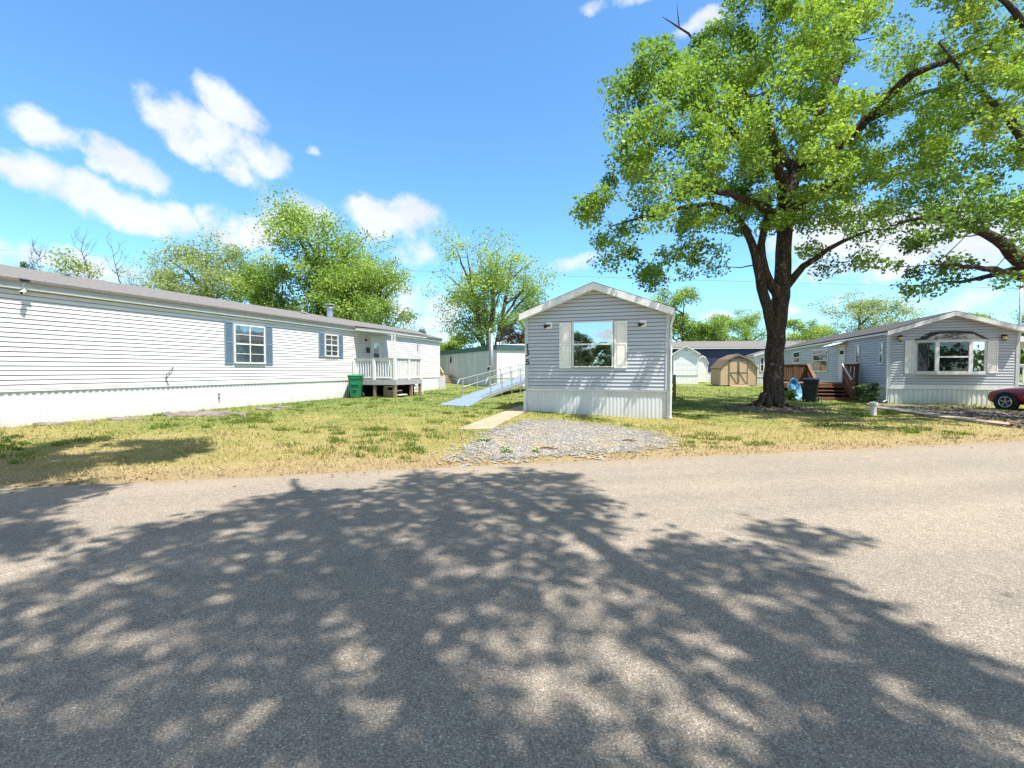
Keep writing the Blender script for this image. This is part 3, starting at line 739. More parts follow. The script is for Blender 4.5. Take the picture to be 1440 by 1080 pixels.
mb.box(a1 + .07, a2 - .07, -dp - .01, -dp + .03, zm - .03, zm + .03)
bay = mb.build('bay_window', 'white_paint', h.root)
for (x0, y0), (x1, y1) in zip(plan[:-1], plan[1:]):
    mb = MB(); mb.prism([(x0, y0 + .02, zb + .12), (x1, y1 + .02, zb + .12), (x1, y1 + .02, zt - .10), (x0, y0 + .02, zt - .10)], (0, .006, 0)); mb.build('pane', 'window_glass', bay)
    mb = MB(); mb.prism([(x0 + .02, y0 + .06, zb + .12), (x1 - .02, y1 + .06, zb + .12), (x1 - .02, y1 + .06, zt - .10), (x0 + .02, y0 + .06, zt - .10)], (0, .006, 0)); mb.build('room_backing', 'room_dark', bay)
mb = MB(); hh = .36
lo = pl3(zt + .02, .08); up = [(a0 + .5, -.034, zt + hh), (a1 + .25, -.03, zt + hh + .03), (a2 - .25, -.03, zt + hh + .03), (a3 - .5, -.034, zt + hh)]
mb.add(lo + up, [(0, 1, 5, 4), (1, 2, 6, 5), (2, 3, 7, 6), (3, 2, 1, 0), (4, 5, 6, 7)]); mb.build('bay_roof', 'dark_shingles', bay)
for a, b in ((1272.5, 1285.3), (1388.7, 1403.5)):
    ua, s1 = rf(a, 479); ub, _ = rf(b, 479); _, s0 = rf((a + b) / 2, 525); shutter(h, 'F', ua, ub, s0, s1, 'cream_paint', True)
for a, c in ((1264.5, 475.5), (1410, 474.5)):
    u, z = rf(a, c); wall_lamp(h, 'F', u, z, 'lantern')
def rs(a, c): return uv(h, 'L', a, c)
def side_win(a, b, c, e, **k):
    ua, z1 = rs(b, c); ub, _ = rs(a, c); _, z0 = rs((a + b) / 2, e); return window(h, 'L', min(ua, ub), max(ua, ub), z0, z1, **k)
side_win(1144.5, 1165.5, 489.5, 523, cols=2, rows=(.27, .75), mid=.5, slats=False, back='room_dark', fw=.07)
side_win(1116.5, 1126, 493.5, 511, mid=.5, fw=.08, slats=True, back='blind')
side_win(1205.5, 1210.5, 485, 511, mid=None, fw=.05, slats=True, back='blind')
side_win(1238.5, 1244.0, 481.5, 512, mid=.5, fw=.07)
ua, z1 = rs(1189.5, 486.5); ub, _ = rs(1181, 487); door(h, 'L', min(ua, ub), max(ua, ub), .82, z1)
dl = min(ua, ub)
mb = MB(); mb.prism([(-.02, dl - .3, 3.02), (-.75, dl - .3, 2.8), (-.75, dl - .3, 2.83), (-.02, dl - .3, 3.07)], (0, 1.6, 0)); mb.build('door_awning', 'white_paint', h.root)
u, z = rs(1173.5, 484.5); wall_lamp(h, 'L', u, z, 'lantern')
mb = MB(); mb.tube([(-.06, -.06, 3.05), (-.06, -.06, .15), (-.2, -.12, .08)], .03, 8); mb.build('downspout', 'white_paint', h.root)
# ------------------------------------------------------------------ white deck at the long white home
g0 = .12
DX0, DX1, DY0, DY1 = -14.86, -12.41, 19.8, 22.4; DZ = 1.0
t = thing('white_deck', 'white railed wooden deck with dark space beneath it, against the long white home', 'deck', (DX0, DY0, g0))
mb = MB(); y = DY0
while y < DY1 - .05: mb.box(DX0 + .02, DX1, y, y + .13, DZ - .04, DZ); y += .14
mb.build('deck_floor', 'grey_wood', t)
mb = MB()
for a in ((DX0 + .02, DX1 + .02, DY0 - .04, DY0 - .002), (DX0 + .02, DX1 + .02, DY1 + .002, DY1 + .04), (DX1 + .002, DX1 + .04, DY0, DY1)): mb.box(*a, DZ - .25, DZ - .002)
mb.build('rim_beam', 'grey_wood', t)
def rail(t, p, q, z0, hgt, m, n, top='grey_wood', bw=.04, skip_first=False, capw=.14):
    p = Vector(p); q = Vector(q); r = MB(); r.bar((p.x, p.y, z0 + hgt), (q.x, q.y, z0 + hgt), capw, .04); r.build('hand_rail', top, t)
    b = MB(); b.bar((p.x, p.y, z0 + .12), (q.x, q.y, z0 + .12), .04, .09); b.bar((p.x, p.y, z0 + hgt - .07), (q.x, q.y, z0 + hgt - .07), .04, .09)
    for i in range(n):
        f = (i + .5) / n; c = p.lerp(q, f); b.box(c.x - bw / 2, c.x + bw / 2, c.y - bw / 2, c.y + bw / 2, z0 + .16, z0 + hgt - .11)
    return b.build('baluster_panel', m, t)
rail(t, (DX0 + .1, DY0 + .03, 0), (DX1 - .05, DY0 + .03, 0), DZ, 1.07, 'white_paint', 16, bw=.042)
rail(t, (DX1 - .03, DY0 + .05, 0), (DX1 - .03, DY1 - .05, 0), DZ, 1.07, 'white_paint', 15, bw=.042)
for x, y in ((DX0 + .1, DY0 + .03), (DX0 + 1.25, DY0 + .03), (DX1 - .03, DY0 + .03), (DX1 - .03, (DY0 + DY1) / 2), (DX1 - .03, DY1 - .05)):
    mb = MB(); mb.box(x - .065, x + .065, y - .065, y + .065, DZ - .0, DZ + 1.05); mb.build('rail_post', 'white_paint', t)
for x, y in ((DX0 + 1.25, DY0 + .07), (DX1 - .05, DY0 + .06), (DX1 - .05, DY1 - .07), (DX1 - .05, DY0 + 1.6), (DX0 + .1, DY0 + .07)):
    mb = MB(); mb.box(x - .065, x + .065, y - .065, y + .065, -.05, DZ - .045); mb.build('post', 'weathered_wood', t)
# black sheets added to stand for the deep shade under the deck
mb = MB(); mb.box(DX0 + .04, DX1 - .35, DY1 - .20, DY1 - .17, .05, DZ - .30); mb.box(DX0 + .06, DX0 + .09, DY0 + .2, DY1 - .25, .05, DZ - .3); mb.build('shade_sheet', 'black_plastic', t)
# white stairs on its far side
t2 = thing('white_stairs', 'white painted stairs at the far side of the white deck', 'stairs', (-13.2, DY1 + .1, g0))
for i in range(4):
    z = DZ - .19 * (i + 1); y = DY1 + .05 + .27 * i
    mb = MB(); mb.box(-14.2, -12.95, y, y + .29, z - .04, z); mb.build('tread', 'white_paint', t2)
for x in (-14.2, -12.95):
    mb = MB(); mb.prism([(x, DY1 + .05, DZ - .28), (x, DY1 + .05, DZ - .05), (x, DY1 + 1.2, .3), (x, DY1 + 1.2, .08)], (-.04, 0, 0)); mb.build('stringer', 'white_paint', t2)
# short set of steps stored below the deck, its white treads in view
t3 = thing('small_steps', 'short white step unit standing in the dark under the white deck', 'steps', (-13.0, 20.3, g0))
for i in range(3):
    mb = MB(); mb.box(-13.25 + .28 * i, -12.95 + .28 * i, 20.15, 20.9, .62 - .2 * i, .66 - .2 * i); mb.build('tread', 'white_paint', t3)
for y in (20.12, 20.93):
    mb = MB(); mb.prism([(-13.3, y, .08), (-13.3, y, .62), (-13.15, y, .62), (-12.5, y, .14), (-12.5, y, .08)], (0, .03, 0)); mb.build('stringer', 'weathered_wood', t3)

# ------------------------------------------------------------------ green wheeled bin
p = hz(503, 559.5, g0)
t = thing('wheeled_bin', 'green wheeled trash bin beside the white deck', 'trash bin', (p[0] - .1, p[1], g0), R_(28), local=True)
def bin_body(t, m, w=.60, d=.66, hgt=1.0):
    mb = MB(); n = 0
    lv = [(.0, .74), (.06, .78), (.55, .90), (.86, .97), (.9, 1.04), (1.0, 1.05)]
    rings = []
    for f, s in lv:
        ww, dd = w / 2 * s, d / 2 * s; c = .06
        rings.append([(-ww + c, -dd, f * hgt), (ww - c, -dd, f * hgt), (ww, -dd + c, f * hgt), (ww, dd - c, f * hgt), (ww - c, dd, f * hgt), (-ww + c, dd, f * hgt), (-ww, dd - c, f * hgt), (-ww, -dd + c, f * hgt)])
    vs = [q for r in rings for q in r]; fs = [tuple(range(8))[::-1]]
    for k in range(len(lv) - 1):
        for i in range(8): fs.append((k * 8 + i, k * 8 + (i + 1) % 8, (k + 1) * 8 + (i + 1) % 8, (k + 1) * 8 + i))
    mb.add(vs, fs); b = mb.build('bin_body', m, t, bevel=.012)
    mb = MB(); W_ = w / 2 * 1.1; D_ = d / 2 * 1.1; z = hgt + .004
    mb.add([(-W_, -D_, z), (W_, -D_, z), (W_, D_, z), (-W_, D_, z), (-W_, -D_, z + .05), (W_, -D_, z + .05), (W_ - .03, D_ - .02, z + .11), (-W_ + .03, D_ - .02, z + .11)],
           [(3, 2, 1, 0), (4, 5, 6, 7), (0, 1, 5, 4), (1, 2, 6, 5), (2, 3, 7, 6), (3, 0, 4, 7)]); mb.build('lid', m, t, bevel=.015)
    mb = MB(); mb.tube([(-w * .42, d * .52, hgt - .05), (-w * .42, d * .64, hgt - .03), (w * .42, d * .64, hgt - .03), (w * .42, d * .52, hgt - .05)], .018, 8); mb.build('handle', m, t)
    for s in (-1, 1):
        mb = MB(); mb.cyl((s * w * .5 - .035, d * .40, .125), .125, .07, 'x', 16); wl = mb.build('wheel', 'rubber', t)
        mb = MB(); mb.cyl((s * w * .5 - .04, d * .40, .125), .06, .08, 'x', 12); mb.build('hub', 'grey_metal', wl)
    mb = MB(); mb.box(-w * .28, w * .28, -d / 2 * .95 - .03, -d / 2 * .88, hgt * .62, hgt * .72); mb.box(-w * .12, w * .12, -d / 2 * .95 - .02, -d / 2 * .84, hgt * .38, hgt * .42); mb.build('lift_bar', m, t, bevel=.008)
bin_body(t, 'green_plastic', .62, .72, 1.05)

# ------------------------------------------------------------------ ramp
RX0, RX1, RYA, RYB = -9.2, -8.05, 20.5, 30.0
t = thing('access_ramp', 'silver access ramp with double handrails and pale blue deck left of the middle home', 'ramp', (RX0, RYA, g0))
zt = g0 + .03; slope = .085
zr = lambda y: zt + slope * (y - RYA)
mb = MB(); mb.prism([(RX0, RYA, zr(RYA) - .02), (RX0, RYB, zr(RYB) - .02), (RX0, RYB, zr(RYB) + .02), (RX0, RYA, zr(RYA) + .02)], (RX1 - RX0, 0, 0)); mb.build('ramp_surface', 'ramp_deck', t)
for x in (RX0, RX1):
    mb = MB(); mb.prism([(x - .02, RYA, zr(RYA) - .10), (x - .02, RYB, zr(RYB) - .10), (x - .02, RYB, zr(RYB) + .06), (x - .02, RYA, zr(RYA) + .06)], (.04, 0, 0)); mb.build('side_beam', 'pale_aluminium', t)
a = hz(617, 569.5, g0); b = hz(660, 572.5, g0)
mb = MB(); mb.add([(a[0], a[1], g0 + .02), (b[0], b[1], g0 + .02), (RX1, RYA, zt + .015), (RX0, RYA, zt + .015), (a[0], a[1], g0 - .08), (b[0], b[1], g0 - .08), (RX1, RYA, g0 - .08), (RX0, RYA, g0 - .08)],
   [(0, 1, 2, 3), (4, 5, 1, 0), (5, 6, 2, 1), (6, 7, 3, 2), (7, 4, 0, 3)]); mb.build('landing_pad', 'ramp_deck', t)
mb = MB(); mb.box(RX0, -4.5, RYB, RYB + 1.6, zr(RYB) - .03, zr(RYB) + .03); mb.build('platform', 'ramp_deck', t)
for x, y0 in ((RX0, RYA + .2), (RX1, RYA + 1.0)):
    ys = np.linspace(y0, RYB, 6)
    for hgt in (.90, .50):
        ext = [(x, ys[0] - .75, zr(ys[0]) + .55), (x, ys[0] - .4, zr(ys[0]) + hgt - .02)] if hgt > .8 else []
        mb = MB(); mb.tube(ext + [(x, y, zr(y) + hgt) for y in ys], .024, 8); mb.build('hand_rail', 'pale_aluminium', t, True)
    for y in ys:
        mb = MB(); mb.box(x - .022, x + .022, y - .022, y + .022, g0 - .1, zr(y) + .9); mb.build('rail_post', 'pale_aluminium', t)
for a_, b_ in (((RX0, RYB), (RX0, RYB + 1.55)), ((RX0, RYB + 1.55), (-4.6, RYB + 1.55)), ((RX1, RYB), (-4.6, RYB))):
    for hgt in (.9, .5):
        mb = MB(); mb.tube([(*a_, zr(RYB) + hgt), (*b_, zr(RYB) + hgt)], .024, 8); mb.build('hand_rail', 'pale_aluminium', t, True)
    n = max(2, int(math.hypot(b_[0] - a_[0], b_[1] - a_[1]) / 1.1))
    for i in range(n + 1):
        x = a_[0] + (b_[0] - a_[0]) * i / n; y = a_[1] + (b_[1] - a_[1]) * i / n
        mb = MB(); mb.box(x - .02, x + .02, y - .02, y + .02, g0 - .1, zr(RYB) + .9); mb.build('rail_post', 'pale_aluminium', t)

# ------------------------------------------------------------------ flat roofed trailer with teal trim
tc = hd(699, 520, 37.4)
t = thing('teal_trimmed_trailer', 'old flat roofed pale trailer with teal roof trim behind the ramp', 'trailer', (tc[0], tc[1], g0), R_(-44 + 0), local=True)
TW, TL, TZ = 4.3, 16.0, 3.28
# local: +x along the short sunny end (right/back), +y along the long side (left/back)
mb = MB()
def ribwall(mb, p0, p1, n, z0, z1, pitch=.2, d=.025):
    p0 = Vector(p0); p1 = Vector(p1); n = Vector(n); L = (p1 - p0).length; u = (p1 - p0) / L; k = int(L / pitch); pr = []
    for i in range(k):
        for a, b in ((0, 0), (.6, 0), (.7, d), (.92, d)): pr.append(p0 + u * (i + a) * pitch + n * b)
    pr.append(p1); o = len(mb.v)
    for p in pr: mb.v += [(p.x, p.y, z0), (p.x, p.y, z1)]
    for i in range(len(pr) - 1): mb.f.append((o + 2 * i, o + 2 * i + 2, o + 2 * i + 3, o + 2 * i + 1))
ang = R_(44)
t.rotation_euler = (0, 0, ang)          # local y -> 44 deg left of world Y
ribwall(mb, (0, TL, 0), (0, 0, 0), (-1, 0, 0), .7, TZ); ribwall(mb, (TW, 0, 0), (TW, TL, 0), (1, 0, 0), .7, TZ); ribwall(mb, (TW, TL, 0), (0, TL, 0), (0, 1, 0), .7, TZ)
mb.build('wall', 'trailer_metal', t)
mb = MB(); ribwall(mb, (0, 0, 0), (TW, 0, 0), (0, -1, 0), .7, TZ, .3, .01); mb.build('end_wall', 'white_paint', t)
mb = MB(); mb.box(.03, TW - .03, .03, TL - .03, -.3, .7); mb.build('skirt', 'trailer_metal', t)
mb = MB()
mb.box(-.10, -.03, -.12, TL + .1, TZ - .28, TZ + .12); mb.box(TW + .03, TW + .1, -.12, TL + .1, TZ - .28, TZ + .12); mb.box(-.03, TW + .03, -.12, -.02, TZ - .28, TZ + .12)
mb.build('roof_trim', 'teal_paint', t)
mb = MB(); mb.prism([(-.14, -.15, TZ + .12), (TW / 2, -.15, TZ + .24), (TW + .14, -.15, TZ + .12)], (0, TL + .3, 0)); mb.build('roof', 'white_paint', t)
mb = MB(); mb.cyl((1.6, 3.4, TZ + .1), .1, .45); mb.build('roof_vent', 'white_paint', t)
mb = MB(); mb.cyl((1.2, 2.4, TZ + .1), .05, .35); mb.build('roof_vent', 'white_paint', t)
mb = MB(); mb.box(-.06, -.027, 11.2, 11.75, 2.05, 2.75); w = mb.build('window', 'grey_metal', t); mb = MB(); mb.box(-.068, -.061, 11.25, 11.7, 2.1, 2.7); mb.build('pane', 'room_dark', w)
mb = MB(); mb.box(-.05, -.027, 12.3, 13.2, .85, 2.85); mb.build('door', 'trailer_metal', t)
mb = MB(); mb.box(2.6, 3.05, -.05, -.012, 1.6, 2.95); mb.build('shutter', 'teal_paint', t)
mb = MB(); mb.box(3.1, 4.1, -.05, -.012, 1.6, 2.9); w = mb.build('window', 'white_paint', t); mb = MB(); mb.box(3.16, 3.6, -.058, -.051, 1.66, 2.84); mb.box(3.64, 4.04, -.058, -.051, 1.66, 2.84); mb.build('pane', 'room_dark', w)
# small timber stairs with railing at its door
M44 = Matrix.Rotation(ang, 4, 'Z'); base = Vector((tc[0], tc[1], g0))
sp_ = base + M44 @ Vector((-.1, 10.6, 0))
t = thing('timber_stairs', 'new yellow timber stairs at the side of the teal trimmed trailer', 'stairs', tuple(sp_), ang, local=True); t.scale = (1.2, 1.35, 1.05)
mb = MB(); mb.box(-1.2, -.02, .2, 1.4, .68, .75); mb.build('landing', 'new_wood', t)
for i in range(4):
    mb = MB(); mb.box(-1.2, -.05, -.08 - .26 * i, .2 - .26 * i, .54 - .17 * i, .58 - .17 * i); mb.build('tread', 'new_wood', t)
mb = MB(); mb.prism([(-1.25, .2, .72), (-1.25, .2, 1.0), (-1.25, -1.0, .28), (-1.25, -1.0, .0)], (.05, 0, 0)); mb.build('stringer', 'new_wood', t)
mb = MB(); mb.bar((-1.22, .2, 1.7), (-1.22, -1.0, .95), .09, .2); mb.bar((-1.22, .2, 1.3), (-1.22, -1.0, .55), .05, .12); mb.build('hand_rail', 'new_wood', t)
for y, z in ((.2, 1.7), (-1.0, .95), (1.35, 1.7)):
    mb = MB(); mb.box(-1.27, -1.17, y - .05, y + .05, -.1, z); mb.build('post', 'new_wood', t)
mb = MB(); mb.bar((-1.22, .2, 1.68), (-1.22, 1.35, 1.68), .09, .05); mb.bar((-1.22, .2, 1.0), (-1.22, 1.35, 1.0), .05, .09)
for i in range(7): mb.box(-1.24, -1.20, .35 + i * .15, .39 + i * .15, 1.0, 1.66)
mb.build('baluster_panel', 'weathered_wood', t)

# ------------------------------------------------------------------ service pole with meter
pp = hd(691.5, 520, 33.0)
t = thing('service_pole', 'grey service pole with meter box in front of the teal trimmed trailer', 'utility pole', (pp[0], pp[1], g0), R_(10), local=True)
mb = MB(); mb.tube([(0, 0, -.1), (0, 0, 2), (0, 0, 3.95)], [.13, .12, .10], 10); mb.build('pole', 'grey_metal', t, True)
mb = MB(); mb.tube([(-.16, -.05, .4), (-.16, -.05, 4.1), (-.12, -.05, 4.3), (-.05, -.05, 4.32), (-.02, -.1, 4.22)], .04, 8); mb.build('conduit', 'pale_aluminium', t, True)
mb = MB(); mb.box(-.32, -.02, -.24, -.12, 1.15, 1.65); b = mb.build('meter_box', 'pale_aluminium', t, bevel=.01); mb = MB(); mb.cyl((-.17, -.30, 1.48), .1, .07, 'y', 14); mb.build('meter_dial', 'lamp_black', b)

# ------------------------------------------------------------------ homes and sheds at the back
bz = -.02
def backloc(px, D): q = hd(px, 520, D); return (q[0], q[1], bz)
# small white gable home
a = hd(947.5, 520, 50); wb = 2.45
SH = home('small_white_home', 'small white gabled home beyond the lawn right of the middle home', 'mobile home', (a[0], a[1], bz), wb, 7, .95, 3.30, .78, 'bright_white', 'bright_white', ov=.2, ofr=.22, rake=.14, lap=.13)
mb = MB(); fbox(SH, mb, 'F', 1.05, 1.4, 3.5, 3.75, .005, .03); mb.build('gable_vent', 'grey_metal', SH.root)
# gambrel shed helper
def barn(name, label, loc, rz, W, L, He, Hk, Hr, kx, wall, trim, roof, doors=True):
    t = thing(name, label, 'shed', loc, rz, local=True)
    prof = [(0, He), (kx, Hk), (W / 2, Hr), (W - kx, Hk), (W, He)]
    mb = MB(); mb.prism([(0, 0, .1)] + [(x, 0, z) for x, z in prof] + [(W, 0, .1)], (0, L, 0))
    y = .4
    while y < L: 
        for x in (-.022, W - .001): mb.box(x, x + .023, y, y + .05, .1, He - .02)
        y += .4
    mb.build('wall', wall, t)
    mb = MB(); o = .10; th = .05
    pr = [(-o, He - .12)] + prof[1:4] + [(W + o, He - .12)]
    for (x0, z0), (x1, z1) in zip(pr[:-1], pr[1:]): mb.prism([(x0, -.12, z0 + .012), (x1, -.12, z1 + .012), (x1, -.12, z1 + th + .012), (x0, -.12, z0 + th + .012)], (0, L + .24, 0))
    mb.build('roof', roof, t)
    mb = MB()
    for (x0, z0), (x1, z1) in zip(pr[:-1], pr[1:]): mb.prism([(x0, -.145, z0 - .09), (x1, -.145, z1 - .09), (x1, -.145, z1 + .05), (x0, -.145, z0 + .05)], (0, .022, 0))
    for x in (-.03, W - .05): mb.box(x, x + .08, -.028, -.004, .1, He - .05)
    mb.build('trim_board', trim, t)
    for x in (.25, W / 2, W - .25):
        mb = MB(); mb.box(x - .12, x + .12, .05, L - .1, -.15, .098); mb.build('skid_block', 'concrete', t)
    if doors:
        dw = W * .255; c = W / 2 - .0; z0, z1 = .14, He + (Hk - He) * .95
        for s in (-1, 1):
            xa, xb = (c - dw, c - .012) if s < 0 else (c + .012, c + dw)
            mb = MB(); mb.box(xa, xb, -.035, -.004, z0, z1); d = mb.build('door', wall, t)
            mb = MB(); zm = z0 + (z1 - z0) * .48
            for q in ((xa, xa + .07, z0, z1), (xb - .07, xb, z0, z1)): mb.box(q[0], q[1], -.06, -.036, q[2], q[3])
            for z in (z0, zm, z1 - .07): mb.box(xa + .07, xb - .07, -.06, -.036, z, z + .07)
            mb.bar((xa + .09, -.049, zm - .02), (xb - .09, -.049, z0 + .09), .022, .07, (1, 0, 0)); mb.build('door_trim', trim, d)
            mb = MB(); mb.box((xb - .06 if s < 0 else xa + .03), (xb - .03 if s < 0 else xa + .06), -.085, -.061, zm + .0, zm + .15); mb.build('handle', 'lamp_black', d)
        mb = MB(); mb.box(W / 2 - .45, W / 2 + .45, -.02, -.004, Hk + (Hr - Hk) * .1, Hk + (Hr - Hk) * .55); mb.build('gable_vent', trim, t)
        mb = MB(); mb.prism([(c - dw, -.05, .13), (c - dw, -1.0, -.05), (c - dw, -1.0, -.02), (c - dw, -.05, .17)], (2 * dw, 0, 0)); mb.build('loading_ramp', 'weathered_wood', t)
    return t
a = hd(1012.5, 520, 42.5)
barn('barn_shed', 'tan barn shaped shed with double doors and brown roof', (a[0], a[1], bz), R_(8), 3.15, 3.3, 1.75, 2.45, 2.92, .62, 'tan_paint', 'brown_trim', 'brown_shingles')
a = hd(980, 520, 52.5)
barn('white_barn_shed', 'white barn shaped shed behind the small white home', (a[0], a[1], bz), R_(10), 1.15, 3.6, 2.3, 2.9, 3.1, .25, 'white_siding', 'white_paint', 'shingles', doors=False)
# navy home, long side towards us
a = hd(968, 520, 58); b = hd(1082, 520, 57)
NL = math.hypot(b[0] - a[0], b[1] - a[1]) + 7; na = math.atan2(b[1] - a[1], b[0] - a[0])
NH = home('navy_home', 'dark navy blue home with grey roof behind the tan shed', 'mobile home', (a[0] - 3 * math.cos(na), a[1] - 3 * math.sin(na), .05), 4.4, NL, 1.15, 4.05, .75, 'navy_siding', roof='shingles', rz=na - R_(90), ov=.3, lap=.16)
# its right side ('R') is turned to the camera after the -90 deg turn
u = 3 + (hd(1054, 520, 57) - a)[:2] @ np.array([math.cos(na), math.sin(na)]); 
window(NH, 'R', u, u + 1.0, 2.45, 3.85, 1, (), .5, fw=.1, slats=True, back='blind')
mb = MB(); fbox(NH, mb, 'R', u - .5, u - .06, 2.4, 3.9, .01, .05); mb.build('shutter', 'brown_shingles', NH.root)
mb = MB(); mb.cyl((2.2, u - 3.5, 4.6), .06, .55); mb.build('roof_vent', 'pale_aluminium', NH.root)
# home end seen left of the big trunk
a = hd(1062.5, 520, 46)
EH = home('pale_grey_home', 'pale grey home end wall showing just left of the big maple trunk', 'mobile home', (a[0], a[1], bz), 3.0, 6, .85, 3.0, .5, 'white_siding', ov=.2, lap=.14)
window(EH, 'F', .4, .75, 1.35, 2.75, mid=.5, fw=.07)
# steps by the back right of 135
t = thing('brown_steps', 'small brown wooden steps with railing at the back right of the grey middle home', 'steps', (.4, 24.6, -.02))
for i in range(2):
    mb = MB(); mb.box(.24, .62, 24.1 - .28 * i, 24.4 - .28 * i, .30 - .18 * i, .35 - .18 * i); mb.build('tread', 'deck_wood', t)
mb = MB(); mb.box(.24, .66, 24.4, 25.8, .48, .54); mb.build('landing', 'deck_wood', t)
x = .64
mb = MB(); mb.bar((x, 23.7, .80), (x, 24.45, 1.22), .09, .05); mb.bar((x, 24.45, 1.22), (x, 25.8, 1.22), .09, .05); mb.build('hand_rail', 'weathered_wood', t)
for y, z in ((23.75, .80), (24.45, 1.2), (25.75, 1.2)):
    mb = MB(); mb.box(x - .045, x + .045, y - .045, y + .045, -.1, z); mb.build('post', 'weathered_wood', t)
mb = MB(); mb.bar((x, 23.75, .42), (x, 24.45, .78), .035, .08)
for i in range(4): mb.box(x - .02, x + .02, 23.9 + i * .15, 23.94 + i * .15, .3 + i * .08, .85 + i * .08)
for i in range(8): mb.box(x - .02, x + .02, 24.6 + i * .15, 24.64 + i * .15, .56, 1.2)
mb.build('baluster_panel', 'deck_wood', t)

# ------------------------------------------------------------------ brown deck of the bay window home
t = thing('brown_deck', 'brown wooden porch deck with railing along the bay window home', 'deck', (7.3, 27.6, 0))
bx0, bx1, by0, by1, bzf = 6.0, 9.5, 27.6, 30.9, .80
mb = MB(); y = by0
while y < by1: mb.box(bx0, bx1, y, y + .13, bzf - .04, bzf); y += .14
mb.build('deck_floor', 'deck_wood', t)
mb = MB(); mb.box(bx0, bx1, by0 - .045, by0 - .003, bzf - .24, bzf); mb.box(bx0 - .045, bx0 - .003, by0, by1, bzf - .24, bzf); mb.build('rim_beam', 'deck_wood', t)
def wrail(p, q, n): return rail(t, p, q, bzf, .98, 'deck_wood', n, 'deck_wood', .085)
wrail((bx0 + .05, by0 + .03, 0), (7.25, by0 + .03, 0), 12); wrail((8.85, by0 + .03, 0), (9.45, by0 + .03, 0), 4); wrail((bx0 + .05, by0 + .05, 0), (bx0 + .05, by1 - .05, 0), 18)
for x in (bx0 + .05, 6.65, 7.25, 8.85, 9.44):
    mb = MB(); mb.box(x - .05, x + .05, by0 - .02, by0 + .08, -.1, bzf + 1.0); mb.build('post', 'deck_wood', t)
mb = MB(); mb.box(bx0 + .1, 9.4, by0 + .3, by0 + .34, 0, bzf - .1); mb.build('shade_sheet', 'black_plastic', t)  # black sheet added in place of shade behind the open treads
t = thing('deck_stairs', 'brown wooden stairs with sloping handrails leading up to the brown deck', 'stairs', (8.05, 26.0, 0))
for i in range(4):
    y = by0 - .3 * (i + 1); z = bzf - .165 * (i + 1)
    mb = MB(); mb.box(7.28, 8.80, y - .02, y + .28, z - .045, z); mb.build('tread', 'deck_wood', t)
mb = MB(); mb.box(7.28, 8.80, 26.33, 26.38, .0, .115); mb.build('bottom_board', 'deck_wood', t)
for x, pt in ((7.25, 'deck_wood'), (8.83, 'deck_wood')):
    mb = MB(); mb.prism([(x - .02, by0 - .01, .45), (x - .02, by0 - .01, .80), (x - .02, 26.3, .18), (x - .02, 26.3, .0)], (.04, 0, 0)); mb.build('stringer', 'deck_wood', t)
    mb = MB(); mb.bar((x, by0, 1.80), (x, 26.3, 1.02), .14, .04); mb.bar((x, by0, 1.55), (x, 26.3, .78), .04, .14); mb.bar((x, by0, 1.25), (x, 26.3, .48), .04, .14); mb.build('hand_rail', 'deck_wood', t)
    mb = MB(); mb.box(x - .055, x + .055, 26.24, 26.35, -.1, 1.0); mb.build('post', 'deck_wood', t)
    mb = MB()
    for i in range(7): y = by0 - .12 - i * .165; mb.box(x + .025, x + .05, y - .055, y + .055, .62 - i * .098, 1.62 - i * .098 + .06)
    mb.build('baluster_panel', 'deck_wood', t)
mb = MB(); mb.bar((8.76, by0, 1.80), (8.76, 26.3, 1.02), .035, .05); mb.build('white_rail', 'white_paint', t)
# black bin, blue pool, bush, pipe
p = hz(1140, 565, 0)
t = thing('wheeled_bin', 'black wheeled trash bin standing left of the brown stairs', 'trash bin', (p[0], p[1], 0), R_(-15), local=True); bin_body(t, 'black_plastic', .6, .66, 1.0)
p = hz(1121, 562.5, 0)
t = thing('paddling_pool', 'shiny blue plastic pool propped on its edge beside the black bin', 'paddling pool', (p[0], p[1] + .2, 0), R_(52), local=True)
mb = MB(); n = 28; c = Vector((0, 0, .54)); tilt = R_(14)
rings = []
for r, y in ((.40, .17), (.44, .17), (.50, .02), (.55, .0), (.55, .03), (.50, .06), (.42, .21), (.0, .21)):
    rings.append([(r * math.cos(2 * math.pi * k / n) * (1 + .02 * math.sin(6 * 2 * math.pi * k / n)), y * math.cos(tilt) + r * math.sin(2 * math.pi * k / n) * math.sin(tilt), .54 + r * math.sin(2 * math.pi * k / n) * math.cos(tilt) - y * math.sin(tilt)) for k in range(n)])
vs = [(0, .17 * math.cos(tilt), .54 - .17 * math.sin(tilt))] + [q for r in rings[:-1] for q in r] + [(0, .21, .5)]
fs = [(0, 1 + k, 1 + (k + 1) % n) for k in range(n)]
for j in range(6):
    for k in range(n): fs.append((1 + j * n + k, 1 + (j + 1) * n + k, 1 + (j + 1) * n + (k + 1) % n, 1 + j * n + (k + 1) % n))
fs += [(len(vs) - 1, 1 + 6 * n + (k + 1) % n, 1 + 6 * n + k) for k in range(n)]
mb.add(vs, fs); mb.build('pool_shell', 'blue_plastic', t, True)
mb = MB(); mb.tube([(.55 * math.cos(a), .015 + .55 * math.sin(a) * math.sin(tilt), .54 + .55 * math.sin(a) * math.cos(tilt)) for a in np.linspace(0, 2 * math.pi, 29)], .022, 8); mb.build('pool_rim', 'blue_plastic', t, True)
p = hz(1228, 583.5, 0)
t = thing('cleanout_pipe', 'short white capped drain pipe sticking out of the grass before the bay window home', 'drain pipe', (p[0], p[1], 0), local=True)
mb = MB(); mb.cyl((0, 0, -.1), .085, .42, 'z', 16); mb.build('pipe', 'beige_pvc', t, bevel=.008)
